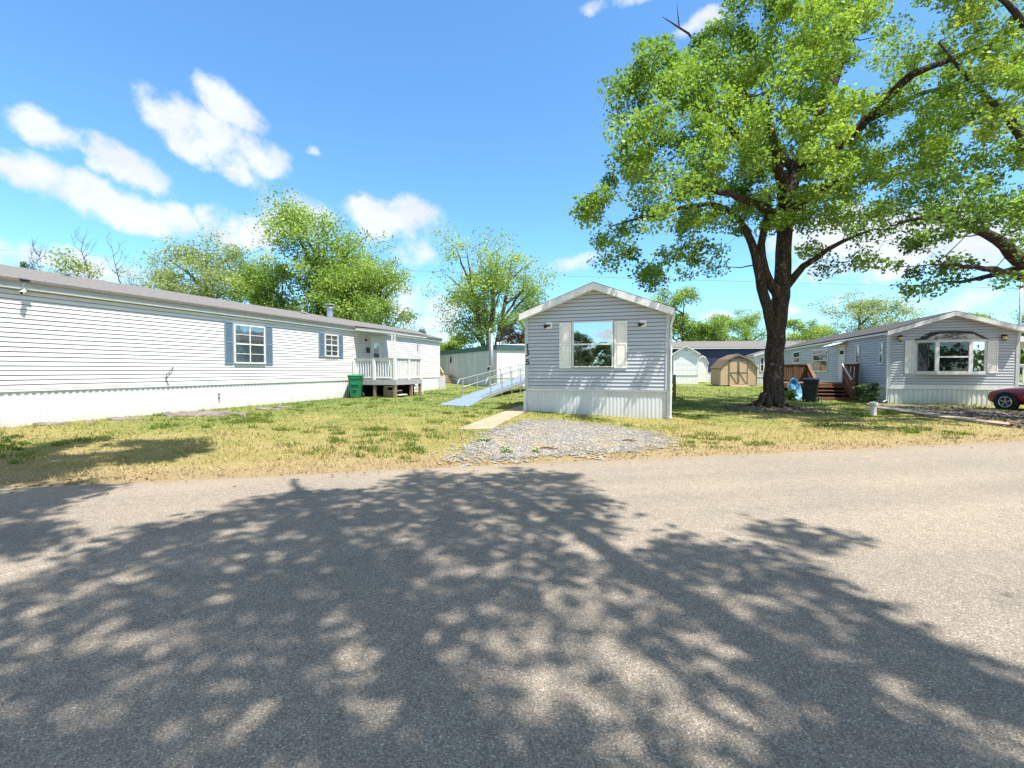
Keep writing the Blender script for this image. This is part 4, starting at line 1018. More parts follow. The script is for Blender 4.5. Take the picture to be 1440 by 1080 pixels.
mb = MB(); mb.cyl((0, 0, .33), .115, .09, 'z', 16); mb.box(-.03, .03, -.03, .03, .42, .455); mb.build('pipe_cap', 'beige_pvc', t, bevel=.01)

# white porch at the far right of the bay home
t = thing('white_porch', 'white canopied side porch with slatted railing past the right end of the bay window home', 'porch', (14.3, 27.0, 0))
mb = MB(); mb.prism([(14.02, 25.6, 2.75), (17.2, 25.6, 2.55), (17.2, 25.6, 2.75), (14.02, 25.6, 2.98)], (0, 4.5, 0)); mb.build('porch_roof', 'white_paint', t)
mb = MB(); mb.box(14.05, 17, 25.8, 30, .7, .78); mb.build('porch_floor', 'grey_wood', t)
rail(t, (14.1, 25.85, 0), (17, 25.85, 0), .78, .95, 'white_paint', 16, 'white_paint', .06)
for x in (14.15, 15.6, 17.0):
    mb = MB(); mb.box(x - .06, x + .06, 25.79, 25.91, -.1, 2.6); mb.build('post', 'white_paint', t)
mb = MB(); mb.box(14.1, 17, 29.8, 29.84, .8, 2.5); mb.build('back_screen', 'tan_grey_siding', t)

# ------------------------------------------------------------------ red car (nose to the left)
cpos = hz(1414, 577, 0)
t = thing('red_car', 'dark red coupe parked at the right edge with only its nose in view', 'car', (cpos[0] + .78, cpos[1] + .42, 0), R_(-62), local=True)
# local x backwards from the front axle, y across, front wheel centre on x = 0
wb = 2.62; hw = .88
def sec(x, zb, zs, zh, w):     # half section: sill, side, shoulder, top
    return [(x, -w * .90, zb), (x, -w, zb + (zs - zb) * .45), (x, -w * .985, zs - .06), (x, -w * .93, zs), (x, -w * .55, zh), (x, 0, zh + .015)]
S = [(-.74, .34, .52, .55, .62), (-.69, .22, .60, .64, .74), (-.55, .18, .70, .76, .83), (-.30, .18, .76, .82, .87), (.1, .18, .80, .86, hw), (.55, .18, .83, .90, hw), (.85, .18, .86, .95, hw), (1.3, .18, .88, .97, hw), (1.9, .18, .89, .97, hw), (2.5, .18, .92, .98, hw), (3.0, .20, .93, .99, hw - .02), (3.35, .26, .90, .98, hw - .06), (3.52, .40, .84, .92, hw - .14)]
mb = MB(); rows = []
for s in S:
    half = sec(*s); rows.append(half + [(x, -y, z) for x, y, z in half[-2::-1]])
k = len(rows[0]); vs = [q for r in rows for q in r]; fs = []
for i in range(len(rows) - 1):
    for j in range(k - 1): fs.append((i * k + j, i * k + j + 1, (i + 1) * k + j + 1, (i + 1) * k + j))
    fs.append((i * k + k - 1, i * k, (i + 1) * k, (i + 1) * k + k - 1))
fs.append(tuple(range(k))[::-1][::-1]); fs.append(tuple(range((len(rows) - 1) * k, len(rows) * k))[::-1])
mb.add(vs, fs); body = mb.build('body', 'car_red', t, True)
ss = body.modifiers.new('sub', 'SUBSURF'); ss.levels = 2; ss.render_levels = 2
for x in (0, wb):          # wheel housings: dark discs just proud of the flanks
    for s in (-1, 1):
        mb = MB(); mb.cyl((x, s * (hw - .10) - (.128 if s < 0 else 0) + (0 if s < 0 else 0), .31), .375, .128, 'y', 28); mb.build('wheel_arch', 'black_plastic', t)
        y0 = s * (hw + .035); wheel = MB(); n = 28
        prof = [(.19, .0), (.28, .0), (.315, .03), (.315, .17), (.28, .2), (.19, .2)]
        vs = [(x + r * math.cos(2 * math.pi * q / n), y0 - s * d, .31 + r * math.sin(2 * math.pi * q / n)) for r, d in prof for q in range(n)]
        fs = [(a * n + q, a * n + (q + 1) % n, (a + 1) * n + (q + 1) % n, (a + 1) * n + q) for a in range(5) for q in range(n)]
        wheel.add(vs, fs); w = wheel.build('wheel', 'rubber', t, True)
        rim = MB(); rim.tube([(x + .195 * math.cos(a), y0 - s * .012, .31 + .195 * math.sin(a)) for a in np.linspace(0, 2 * math.pi, 29)], .02, 8)
        for q in range(5):
            a = q * 2 * math.pi / 5 + .3
            rim.bar((x, y0 - s * .015, .31), (x + .185 * math.cos(a), y0 - s * .02, .31 + .185 * math.sin(a)), .05, .03, (0, 1, 0))
        rim.cyl((x, y0 - (.0 if s < 0 else .05), .31), .05, .05, 'y', 12); rim.build('rim', 'chrome', w)
        mb = MB(); mb.cyl((x, y0 - s * .10 - .01, .31), .19, .02, 'y', 20); mb.build('hub_disc', 'dark_metal', w)
mb = MB(); mb.add([(.8, -.76, .93), (1.5, -.60, 1.30), (2.35, -.60, 1.32), (3.05, -.74, .97), (.8, .76, .93), (1.5, .60, 1.30), (2.35, .60, 1.32), (3.05, .74, .97)],
   [(0, 1, 5, 4), (1, 2, 6, 5), (2, 3, 7, 6), (0, 3, 2, 1), (4, 5, 6, 7)]); mb.build('window', 'car_glass', t)
mb = MB(); mb.add([(1.42, -.63, 1.29), (2.42, -.63, 1.31), (2.42, .63, 1.31), (1.42, .63, 1.29), (1.55, -.5, 1.35), (2.3, -.5, 1.36), (2.3, .5, 1.36), (1.55, .5, 1.35)], [(4, 5, 6, 7), (0, 1, 5, 4), (1, 2, 6, 5), (2, 3, 7, 6), (3, 0, 4, 7)]); mb.build('roof', 'car_red', t)
for s in (-1, 1):
    mb = MB(); mb.ball((-.56, s * .60, .62), .12, 1.3, .8, .55); mb.build('headlight', 'headlight', t, True)
    mb = MB(); mb.ball((3.44, s * .55, .78), .12, .5, 1.2, .6); mb.build('tail_light', 'red_lens', t, True)
    mb = MB(); mb.ball((1.0, s * .96, .98), .1, .7, .9, .6); mb.build('side_mirror', 'car_red', t, True)
    mb = MB(); mb.box(.95, .956, s * (hw + .004) - .004, s * (hw + .004) + .004, .30, .86); mb.build('door_seam', 'black_plastic', t)
    mb = MB(); mb.box(2.0, 2.15, s * (hw + .012) - .01, s * (hw + .012) + .01, .72, .75); mb.build('door_handle', 'chrome', t)
    mb = MB(); mb.box(.52, .66, s * (hw + .006) - .006, s * (hw + .006) + .006, .50, .54); mb.build('side_marker', 'chrome', t)
mb = MB(); mb.box(-.78, -.68, -.5, .5, .27, .40); mb.build('grille', 'black_plastic', t, bevel=.02)

# ------------------------------------------------------------------ old stump on the left lawn with wood debris
sp_ = hz(283, 582, .13)
t = thing('tree_stump', 'flat grey weathered tree stump cut level with the left lawn', 'tree stump', (sp_[0], sp_[1], .10), local=True)
rng = np.random.default_rng(5)
def blob_slab(mb, cx, cy, rx, ry, h, rot=0, n=26, jag=.16, seed=1):
    r_ = np.random.default_rng(seed); a = np.linspace(0, 2 * math.pi, n, endpoint=False); rr = 1 + jag * np.convolve(np.tile(r_.normal(0, 1, n), 3), [.3, .4, .3], 'same')[n:2 * n]
    top = []; bot = []; mid = []
    for k in range(n):
        x = rx * rr[k] * math.cos(a[k]); y = ry * rr[k] * math.sin(a[k]); X = cx + x * math.cos(rot) - y * math.sin(rot); Y = cy + x * math.sin(rot) + y * math.cos(rot)
        bot.append((cx + (X - cx) * 1.12, cy + (Y - cy) * 1.12, -.1)); mid.append((X, Y, h * (.75 + .2 * r_.normal()))); top.append((cx + (X - cx) * .82, cy + (Y - cy) * .82, h + .012 * r_.normal()))
    vs = bot + mid + top + [(cx, cy, h * 1.05)]; fs = []
    for j in range(2):
        for k in range(n): fs.append((j * n + k, j * n + (k + 1) % n, (j + 1) * n + (k + 1) % n, (j + 1) * n + k))
    fs += [(2 * n + k, 2 * n + (k + 1) % n, 3 * n) for k in range(n)]
    mb.add(vs, fs)
mb = MB(); blob_slab(mb, 0, 0, 1.0, .62, .075, .2, 30, .12, 2); mb.build('stump_top', 'stump_wood', t)
for i, (x, y, rx, ry, rot, hh) in enumerate(((-.95, -.30, .6, .16, -.25, .06), (-.5, -.62, .55, .13, -.5, .055), (.15, -.62, .4, .12, .2, .05), (.9, -.35, .5, .13, .3, .05), (-1.5, -.1, .35, .15, .1, .07), (.8, .35, .5, .14, .5, .05))):
    mb = MB(); blob_slab(mb, x, y, rx, ry, hh, rot, 16, .25, 10 + i); mb.build('root', 'stump_wood', t)
for i, (px, py, sx) in enumerate(((168, 590.5, .5), (126, 596, .22), (68, 597.5, .42), (370, 576, .42), (395, 573.5, .3), (303, 573.5, .3), (340, 585, .22), (57, 598.5, .22))):
    q = hz(px, py, .12)
    mb = MB(); blob_slab(mb, 0, 0, sx, sx * .4, .06, random.uniform(-.5, .5), 14, .3, 40 + i)
    if sx > .4: blob_slab(mb, sx * .9, sx * .3, sx * .4, sx * .25, .05, .6, 12, .3, 60 + i)
    o = mb.build('wood_chunk', 'stump_wood'); o.location = (q[0], q[1], .115)
    where = ['nearest on the left of the stump', 'small and alone well left of the stump', 'larger of two near the left edge', 'longer one right of the stump', 'shorter one right of the stump', 'small piece lying close behind the stump', 'small piece just right of the stump', 'leftmost of all'][i]
    tag(o, 'grey rotten wood chunk on left lawn, ' + where, 'wood chunk', 'rotten wood pieces on the left lawn')

# ------------------------------------------------------------------ cables and far poles
def wire(name, label, a, b, sag, r):
    a = Vector(a); b = Vector(b); mb = MB(); pts = []
    for i in range(25):
        f = i / 24; p = a.lerp(b, f); p.z -= sag * 4 * f * (1 - f); pts.append(p)
    mb.tube(pts, r, 5); o = mb.build(name, 'cable', None, True); tag(o, label, 'cable', 'overhead cables'); return o
wire('overhead_cable', 'low thin cable between the long white home and the service pole', hd(555, 463, 42), (pp[0], pp[1], 4.3), .15, .016)
wire('overhead_cable', 'thin overhead cable above the roof of the long white home at far left', hd(-120, 352, 40), hd(330, 404, 50), .5, .014)
q = hd(1432, 520, 34)
t = thing('utility_pole', 'thin grey utility pole behind the right end of the bay window home', 'utility pole', (q[0], q[1], 0), local=True)
mb = MB(); mb.tube([(0, 0, -.2), (0, 0, 4), (0, 0, 8.0)], [.085, .08, .07], 10); mb.build('pole', 'grey_metal', t, True)
mb = MB(); mb.bar((-.35, 0, 7.4), (.35, 0, 7.4), .07, .08); mb.build('cross_arm', 'grey_metal', t)
wire('overhead_cable', 'long thin overhead cable high across the sky behind the middle home', hd(-250, 330, 85), (q[0], q[1], 7.46), 1.2, .02)
# ------------------------------------------------------------------ trees
def unit(a): return a / np.maximum(np.linalg.norm(a, axis=-1, keepdims=True), 1e-9)
def leaves(name, centers, crad, count, size, m, parent, seed, flat=.75, droop=.35, lc=None, up=.8):
    rng = np.random.default_rng(seed); C = np.asarray(centers, float); n = len(C)
    crad = np.broadcast_to(np.asarray(crad, float), (n,)); cnt = np.broadcast_to(np.asarray(count), (n,)).astype(int)
    idx = np.repeat(np.arange(n), cnt); T = len(idx)
    g = rng.normal(0, 1, (T, 3)); g = unit(g) * (rng.random((T, 1)) ** .45) * crad[idx][:, None]; g[:, 2] *= flat
    P = C[idx] + g
    nn = unit(rng.normal(0, 1, (T, 3)) * .75 + np.array([0, 0, up]))
    a = rng.normal(0, 1, (T, 3)); a[:, 2] -= droop * 2; a = unit(a - nn * (a * nn).sum(1, keepdims=True)); b = np.cross(nn, a)
    s = (size * rng.uniform(.65, 1.3, T))[:, None]
    fold = rng.uniform(.04, .22, (T, 1)) * s
    V = np.stack([P, P + a * s * .45 + b * s * .46 + nn * fold, P + a * s, P + a * s * .4 - b * s * .46 + nn * fold], 1).reshape(-1, 3)
    Fq = np.arange(T * 4).reshape(-1, 4)
    off = OFF.get(parent.name, np.zeros(3)) if parent is not None else np.zeros(3)
    me = np_mesh(name, V - off, Fq)
    base = rng.uniform(.15, .85, n) if lc is None else np.asarray(lc)
    val = np.clip(base[idx] + rng.normal(0, .085, T), 0, 1).astype(np.float32)
    at = me.attributes.new('lc', 'FLOAT', 'FACE'); at.data.foreach_set('value', val)
    return finish(me, name, m, parent)
def densify(pts, rad, step=.35):
    P = [np.array(pts[0], float)]; Rr = [rad[0]]; out = []; 
    for (a, ra), (b, rb) in zip(zip(pts[:-1], rad[:-1]), zip(pts[1:], rad[1:])):
        a = np.array(a, float); b = np.array(b, float); k = max(1, int(np.linalg.norm(b - a) / step))
        for i in range(1, k + 1): P.append(a + (b - a) * i / k); Rr.append(ra + (rb - ra) * i / k)
    return P, Rr
def smooth_path(P, it=2):
    P = np.array(P)
    for _ in range(it): P[1:-1] = (P[:-2] + 2 * P[1:-1] + P[2:]) / 4
    return P
def grow(mb, limbs, clumps, seed, twig=.012, k=.012, maxr=.09, wob=.12, min_node_r=.0, sides=5):
    """main limbs as given, then one branch from the nearest wood to every leaf clump"""
    rng = np.random.default_rng(seed); NP = []; NR = []
    for pts, rad in limbs:
        P, Rr = densify(pts, rad); P = smooth_path(P, 3); P[1:-1] += rng.normal(0, .02, P[1:-1].shape)
        mb.tube(P.tolist(), Rr, 10 if max(Rr) > .12 else 7); NP += list(P); NR += list(Rr)
    NP = np.array(NP); NR = np.array(NR); Cn = np.asarray(clumps, float)
    left = list(range(len(Cn)))
    d0 = np.array([np.min(np.linalg.norm(NP - c, axis=1)) for c in Cn]); order = np.argsort(d0)
    for ci in order:
        c = Cn[ci]; D = np.linalg.norm(NP - c, axis=1) + np.maximum(0, NP[:, 2] - c[2]) * .6 + (NR > .3) * .8
        j = int(np.argmin(D)); p0 = NP[j]; L = np.linalg.norm(c - p0)
        if L < .15: continue
        n = max(3, int(L / .35)); mid = (p0 + c) / 2 + np.array([0, 0, -.08 * L]) + rng.normal(0, wob, 3) * L * .5
        t = np.linspace(0, 1, n + 1)[:, None]; P = (1 - t) ** 2 * p0 + 2 * t * (1 - t) * mid + t ** 2 * c
        P[1:-1] += rng.normal(0, .03, P[1:-1].shape) * min(1, L)
        r0 = min(NR[j] * .75, maxr, twig + k * L); Rr = np.linspace(r0, .007, n + 1)
        mb.tube(P.tolist(), Rr.tolist(), sides, cap=False); NP = np.vstack([NP, P[1:]]); NR = np.concatenate([NR, Rr[1:]])
def polydist(poly, x, y):
    P = np.array(poly, float); Q = np.roll(P, -1, 0); d = Q - P; t = np.clip(((x - P[:, 0]) * d[:, 0] + (y - P[:, 1]) * d[:, 1]) / np.maximum((d ** 2).sum(1), 1e-9), 0, 1)
    return np.min(np.hypot(P[:, 0] + t * d[:, 0] - x, P[:, 1] + t * d[:, 1] - y))
def pl(*trip): return [tuple(hd(a, b, c)) for a, b, c in trip]

# ---- the big maple
base = np.array([3.95, 19.56, 0.0])
t = thing('maple_tree', 'big leafy maple with thick dark trunk between the middle home and the bay window home', 'tree', tuple(base))
limbs = [
 (pl((1086, 582, 17.4), (1086, 568, 17.4), (1087, 548, 17.4), (1088, 515, 17.4), (1091, 480, 17.4), (1096, 430, 17.4), (1100, 390, 17.4), (1103, 340, 17.4), (1105, 295, 17.5), (1113, 255, 17.6), (1138, 195, 17.5), (1162, 145, 17.4), (1160, 100, 17.4), (1151, 50, 17.3), (1142, 0, 17.2), (1130, -60, 17), (1122, -130, 17)),
  [.56, .43, .36, .33, .32, .31, .285, .265, .26, .25, .22, .19, .15, .13, .11, .08, .04]),
 (pl((1162, 145, 17.4), (1178, 95, 17.5), (1193, 50, 17.6), (1208, 5, 17.8), (1232, -60, 18)), [.19, .16, .14, .12, .06]),
 (pl((1120, 238, 17.5), (1165, 215, 17.0), (1200, 190, 16.6), (1222, 168, 16.3), (1242, 146, 16.0), (1280, 100, 15.8), (1310, 88, 15.6), (1352, 82, 15.4), (1400, 58, 15.2)), [.2, .19, .17, .16, .15, .13, .10, .07, .03]),
 (pl((1222, 168, 16.3), (1258, 150, 16.6), (1300, 130, 17), (1345, 118, 17.5)), [.12, .1, .07, .03]),
 (pl((1090, 478, 17.4), (1082, 445, 17.2), (1071, 405, 17.1), (1065, 372, 17.0), (1060, 345, 17.0), (1052, 322, 16.9), (1040, 300, 16.7), (1010, 285, 16.4), (965, 290, 16.2), (905, 305, 16), (860, 318, 16)), [.2, .19, .175, .16, .14, .12, .10, .09, .07, .05, .02]),
 (pl((1097, 425, 17.4), (1083, 398, 17.2), (1068, 365, 17.0), (1062, 345, 17), (1075, 322, 16.8), (1084, 302, 16.6), (1080, 270, 16.2)), [.2, .17, .14, .13, .12, .1, .06]),
 (pl((1106, 402, 17.4), (1114, 390, 17.2), (1128, 374, 17), (1146, 360, 16.6), (1180, 340, 16.2), (1230, 322, 15.8)), [.17, .14, .12, .10, .07, .03]),
 (pl((1113, 258, 17.6), (1075, 225, 17.6), (1035, 190, 17.4), (1010, 160, 17.2), (985, 153, 17.1), (955, 140, 17), (915, 126, 17)), [.18, .15, .12, .10, .08, .05, .02]),
 (pl((985, 153, 17.1), (955, 150, 17.0), (920, 162, 17), (890, 178, 17)), [.07, .06, .04, .02]),
 (pl((1118, 245, 17.6), (1070, 170, 18.0), (1035, 115, 18.2), (1008, 90, 18.3), (980, 58, 18.4), (955, 38, 18.4), (932, 24, 18.4)), [.16, .13, .1, .07, .05, .035, .012]),
 (pl((1045, 130, 18.2), (1042, 80, 18.6), (1030, 45, 18.9), (1005, 25, 19)), [.08, .06, .04, .015]),
 (pl((955, 38, 18.4), (953, 20, 18.4), (952, 5, 18.4)), [.025, .018, .01]),
 (pl((1105, 300, 17.5), (1096, 245, 15.8), (1085, 190, 14.4), (1078, 130, 13.4)), [.2, .15, .1, .04]),
 (pl((1106, 310, 17.5), (1060, 285, 15.6), (1015, 270, 14.2), (975, 265, 13.4)), [.17, .12, .08, .03]),
 (pl((1108, 300, 17.5), (1150, 270, 15.6), (1190, 250, 14.2)), [.17, .12, .04]),
 (pl((1110, 290, 17.6), (1130, 200, 20), (1122, 120, 22)), [.19, .13, .05]),
 (pl((1110, 300, 17.6), (1170, 250, 20), (1220, 200, 22)), [.17, .11, .04])]
CROWN = [(898, 66), (866, 116), (862, 169), (874, 204), (866, 249), (820, 268), (818, 311), (828, 376), (855, 392), (900, 402), (930, 416), (944, 390), (987, 384), (1035, 366), (1060, 330), (1088, 318), (1118, 318), (1140, 372), (1158, 388), (1215, 380), (1290, 360), (1330, 300), (1350, 200), (1350, 90), (1320, 0), (1290, -90), (1190, -170), (1100, -160), (1040, -60), (1020, 12), (985, 60), (938, 62)]
HOLES = [(905, 345, 18, 12), (950, 335, 16, 10), (1000, 205, 10, 8), (1200, 350, 30, 10), (1020, 250, 9, 9), (930, 95, 9, 14), (1300, 40, 22, 30), (1275, 170, 20, 16), (1150, 60, 5, 22), (1010, 60, 10, 12), (1110, 150, 14, 10), (1226, 108, 34, 24), (957, 172, 17, 18), (1100, 40, 12, 16), (1180, 100, 6, 14), (880, 300, 20, 12), (915, 130, 12, 12), (930, 210, 14, 12), (1010, 340, 26, 8), (1085, 345, 40, 18), (1060, 30, 10, 14), (895, 255, 16, 8), (1262, 75, 18, 14)]
rng = np.random.default_rng(11); cl = []; lcv = []
while len(cl) < 640:
    x, y = rng.uniform(815, 1352), rng.uniform(-172, 418)
    if not inpoly(CROWN, x, y): continue
    if any(((x - a) / c) ** 2 + ((y - b) / e) ** 2 < 1.15 for a, b, c, e in HOLES): continue
    e = polydist(CROWN, x, y)
    dz = min(5.2, .9 + e / 28.0)
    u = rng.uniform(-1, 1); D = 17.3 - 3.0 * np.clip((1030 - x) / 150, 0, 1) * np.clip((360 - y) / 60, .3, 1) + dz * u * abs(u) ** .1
    if y > 330 and rng.random() < .4: continue
    if x < 970 and y > 255 and rng.random() < .3: continue
    if x > 1130 and y > 320 and rng.random() < .5: continue
    if x > 1200 and rng.random() < .35: continue
    if y < 0 and rng.random() < .4: continue
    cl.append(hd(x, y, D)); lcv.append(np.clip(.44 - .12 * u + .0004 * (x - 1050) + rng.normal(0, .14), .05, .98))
cl = np.array(cl)
mb = MB(); grow(mb, limbs, cl, 21, wob=.16)
for k in range(9):        # root flare
    a = k * 2 * math.pi / 9 + .2; L = .62 + .22 * ((k * 37) % 5) / 5
    mb.tube([(base[0] + .24 * math.cos(a), base[1] + .24 * math.sin(a), .6), (base[0] + .36 * math.cos(a), base[1] + .36 * math.sin(a), .28), (base[0] + L * math.cos(a), base[1] + L * math.sin(a), .10), (base[0] + 1.35 * L * math.cos(a + .1), base[1] + 1.35 * L * math.sin(a + .1), -.06)], [.13, .13, .08, .03], 7)
mb.build('trunk', 'maple_bark', t, True)
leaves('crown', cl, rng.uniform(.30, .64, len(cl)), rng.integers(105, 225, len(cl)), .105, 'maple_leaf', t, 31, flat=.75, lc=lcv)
# ---- the maple reaching in from the right
tb = hd(1535, 520, 13.6); base = np.array([tb[0], tb[1], 0.0])
t = thing('yellow_maple_tree', 'yellow green maple leaning in from the right edge over the bay window home', 'tree', tuple(base))
limbs = [
 (pl((1536, 594, 13.6), (1532, 560, 13.6), (1525, 500, 13.6), (1500, 436, 13.6), (1475, 405, 13.5), (1440, 372, 13.4), (1412, 345, 13.2), (1388, 328, 13), (1350, 312, 12.8), (1300, 302, 12.6), (1255, 318, 12.5)), [.5, .38, .34, .30, .26, .21, .16, .12, .09, .05, .02]),
 (pl((1503, 440, 13.6), (1535, 330, 13.8), (1525, 200, 13.8), (1500, 80, 13.6), (1480, -60, 13.5)), [.28, .24, .2, .15, .06]),
 (pl((1534, 320, 13.8), (1470, 230, 13.4), (1410, 160, 13), (1360, 110, 12.8), (1320, 60, 12.6)), [.18, .14, .10, .06, .02]),
 (pl((1470, 400, 13.5), (1420, 385, 12.8), (1370, 375, 12.2), (1310, 372, 11.8)), [.14, .1, .06, .02]),
 (pl((1530, 350, 13.8), (1590, 260, 13.8), (1640, 160, 13.8)), [.2, .14, .05]),
 (pl((1440, 372, 13.4), (1400, 390, 14.5), (1350, 395, 15.4), (1290, 402, 16)), [.12, .08, .05, .02]),
 (pl((1500, 110, 13.6), (1430, 20, 13.2), (1370, -40, 13)), [.12, .08, .03])]
CR2 = [(1330, -120), (1322, 0), (1345, 90), (1320, 190), (1272, 260), (1215, 300), (1175, 345), (1165, 385), (1225, 412), (1290, 425), (1340, 416), (1400, 430), (1470, 440), (1560, 420), (1650, 340), (1720, 200), (1700, 50), (1600, -120), (1450, -180)]
rng = np.random.default_rng(12); cl = []; lcv = []
while len(cl) < 360:
    x, y = rng.uniform(1165, 1720), rng.uniform(-180, 440)
    if not inpoly(CR2, x, y): continue
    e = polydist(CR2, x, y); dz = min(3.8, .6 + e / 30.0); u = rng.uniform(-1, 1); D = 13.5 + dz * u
    if y > 335 and rng.random() < .72: continue
    if x > 1480 and rng.random() < .55: continue
    if x < 1310 and y < 345 and rng.random() < .5: continue
    if any(((x - a) / c) ** 2 + ((y - b) / e_) ** 2 < 1 for a, b, c, e_ in ((1345, 60, 20, 26), (1400, 330, 30, 14), (1330, 350, 30, 12), (1430, 250, 14, 20), (1290, 330, 22, 12))): continue
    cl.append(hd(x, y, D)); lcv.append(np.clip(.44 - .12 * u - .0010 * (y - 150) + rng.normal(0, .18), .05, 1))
cl = np.array(cl); mb = MB(); grow(mb, limbs, cl, 22, wob=.16); mb.build('trunk', 'maple_bark', t, True)
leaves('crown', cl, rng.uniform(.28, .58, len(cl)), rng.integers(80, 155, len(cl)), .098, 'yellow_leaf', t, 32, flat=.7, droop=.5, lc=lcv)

# ---- trees behind the photographer, whose shadows lie on the road and on the left lawn
def lift(px, py, hlo, hhi, rng):
    g = hz(px, py, 0.0)
    for _ in range(12):
        h_ = rng.uniform(hlo, hhi); p = g + SUN * h_; x, y, z = proj(p)
        if z < .2 or y < -60 or x < -80 or x > 1520: return p
    return None
SH1 = [(-60, 880), (0, 850), (70, 805), (160, 762), (300, 722), (420, 692), (520, 694), (592, 664), (640, 672), (700, 660), (760, 664), (800, 664), (835, 700), (880, 724), (850, 745), (760, 760), (800, 790), (900, 790), (960, 745), (1060, 735), (1185, 757), (1120, 785), (1190, 828), (1290, 905), (1440, 965), (1520, 1000), (1520, 1200), (-60, 1200)]
LIGHT = [(470, 874, 26, 13), (520, 960, 24, 34), (590, 985, 22, 34), (470, 940, 40, 16), (800, 830, 50, 24), (720, 900, 40, 34), (830, 905, 46, 26), (770, 960, 60, 30), (1060, 690, 40, 16), (960, 830, 30, 14), (1010, 890, 40, 18), (1080, 930, 40, 18), (900, 960, 46, 40), (1000, 1000, 50, 24), (690, 1020, 40, 30), (860, 1040, 70, 30), (60, 850, 50, 12), (120, 885, 40, 12), (30, 930, 50, 16), (190, 915, 30, 12), (220, 1010, 40, 18), (290, 1030, 30, 20), (345, 745, 22, 8), (400, 760, 16, 6), (560, 755, 22, 8), (650, 720, 20, 8), (610, 705, 20, 6), (690, 740, 20, 8), (1170, 880, 30, 14), (1060, 850, 26, 10), (1100, 1010, 40, 20), (1000, 760, 30, 14), (1090, 770, 26, 12), (640, 800, 24, 10), (370, 915, 20, 10), (180, 810, 30, 8), (720, 800, 20, 8), (110, 990, 40, 16), (1230, 990, 36, 16), (1330, 1010, 40, 14)]
t = thing('shade_tree', 'big spreading tree beside the photographer that throws its shadow over the road', 'tree', (5.2, -2.6, 0))
rng = np.random.default_rng(13); cl = []; gpts = []
def shade_cands(poly, n, x0, x1, y0, y1, lo, hi, dens, rmin):
    out = []; used = []; tries = 0
    LG = [(hz(a, b, 0), hz(a + c, b, 0) - hz(a, b, 0), hz(a, b - e, 0) - hz(a, b, 0)) for a, b, c, e in LIGHT]
    while len(out) < n and tries < n * 60:
        tries += 1
        x, y = rng.uniform(x0, x1), rng.uniform(y0, y1)
        y_w = (1 - (520 / max(y, 521)))            # even spread over the ground, not the picture
        if rng.random() > ((150 / (y - 520)) ** 2 * .8 + .3): continue
        if not inpoly(poly, x, y): continue
        if rng.random() > dens(x, y): continue
        g = hz(x, y, 0)
        bad = False
        for gl, u, v in LG:
            dd = (g - gl)[:2]; ul = np.hypot(*u[:2]); vl = np.hypot(*v[:2])
            if ((dd @ u[:2]) / ul / (ul + .06)) ** 2 + ((dd @ v[:2]) / vl / (vl + .06)) ** 2 < 1: bad = True; break
        if bad: continue
        if any(np.hypot(*(g - q)[:2]) < rmin for q in used): continue
        p = lift(x, y, lo, hi, rng)
        if p is None: continue
        used.append(g); out.append(p)
    return out
cl = shade_cands(SH1, 520, -60, 1520, 655, 1190, 8.0, 14.0, lambda x, y: 1.0 if x < 640 else .4, .16)
n_front = len(cl)
while len(cl) < n_front + 110:
    a = rng.uniform(0, 2 * math.pi); r = 5.5 * math.sqrt(rng.random()); p = np.array([5.0 + r * math.cos(a), -3.2 + r * math.sin(a), rng.uniform(8, 15.5)])
    x, y, z = proj(p); g = p - SUN * p[2]; gx, gy, gz_ = proj(np.array([g[0], g[1], 0]))
    if gz_ > .5 and -50 < gx < 1500 and gy < 1090: continue
    if z > .2 and -80 < x < 1520 and y > -60: continue
    cl.append(p)
cl = np.array(cl)
limbs = [([(5.2, -2.6, -.2), (5.15, -2.6, 1), (5.0, -2.5, 3), (4.8, -2.3, 4.6), (4.4, -1.8, 7), (4.2, -1.2, 10.5), (4.2, -1, 14.5)], [.55, .42, .36, .33, .27, .2, .06]),
 ([(4.8, -2.3, 4.6), (3.2, -.6, 7.0), (1.6, 1.2, 9.8), (0, 2.8, 11.4)], [.2, .16, .11, .04]), ([(4.7, -2.2, 5.2), (4.4, .4, 7.8), (3.6, 2.2, 10.4), (2.4, 3.6, 11.6)], [.19, .15, .1, .04]),
 ([(4.5, -1.9, 6.2), (5.8, .2, 9.6), (5.9, 1.4, 11.6)], [.16, .12, .04]), ([(4.8, -2.3, 4.8), (6.8, -3.6, 8), (8, -4, 10.5)], [.19, .13, .04]), ([(4.8, -2.4, 4.8), (4, -4.6, 8), (3.4, -6.4, 10.5)], [.19, .13, .04]), ([(3.2, -.6, 7), (.8, -.8, 9), (-1.4, -.6, 10.6)], [.12, .09, .03])]
mb = MB(); grow(mb, limbs, cl, 23, twig=.014, k=.011); mb.build('trunk', 'maple_bark', t, True)
leaves('crown', cl, rng.uniform(.2, .42, len(cl)), rng.integers(20, 42, len(cl)), .125, 'maple_leaf', t, 33)
SH2 = [(-60, 618), (40, 630), (100, 626), (170, 632), (225, 624), (290, 622), (262, 641), (180, 654), (90, 668), (0, 682), (-60, 690)]
SH3 = [(-60, 690), (40, 690), (118, 686), (60, 708), (0, 724), (-60, 735)]
SH4 = [(-60, 745), (40, 750), (25, 762), (-60, 790)]
t = thing('shade_tree', 'tall tree left behind the photographer that shades the left lawn', 'tree', (-8.5, -8.8, 0))
rng = np.random.default_rng(14); LIGHT = [(70, 645, 25, 5), (190, 636, 14, 3), (20, 655, 25, 4), (130, 655, 30, 4)]
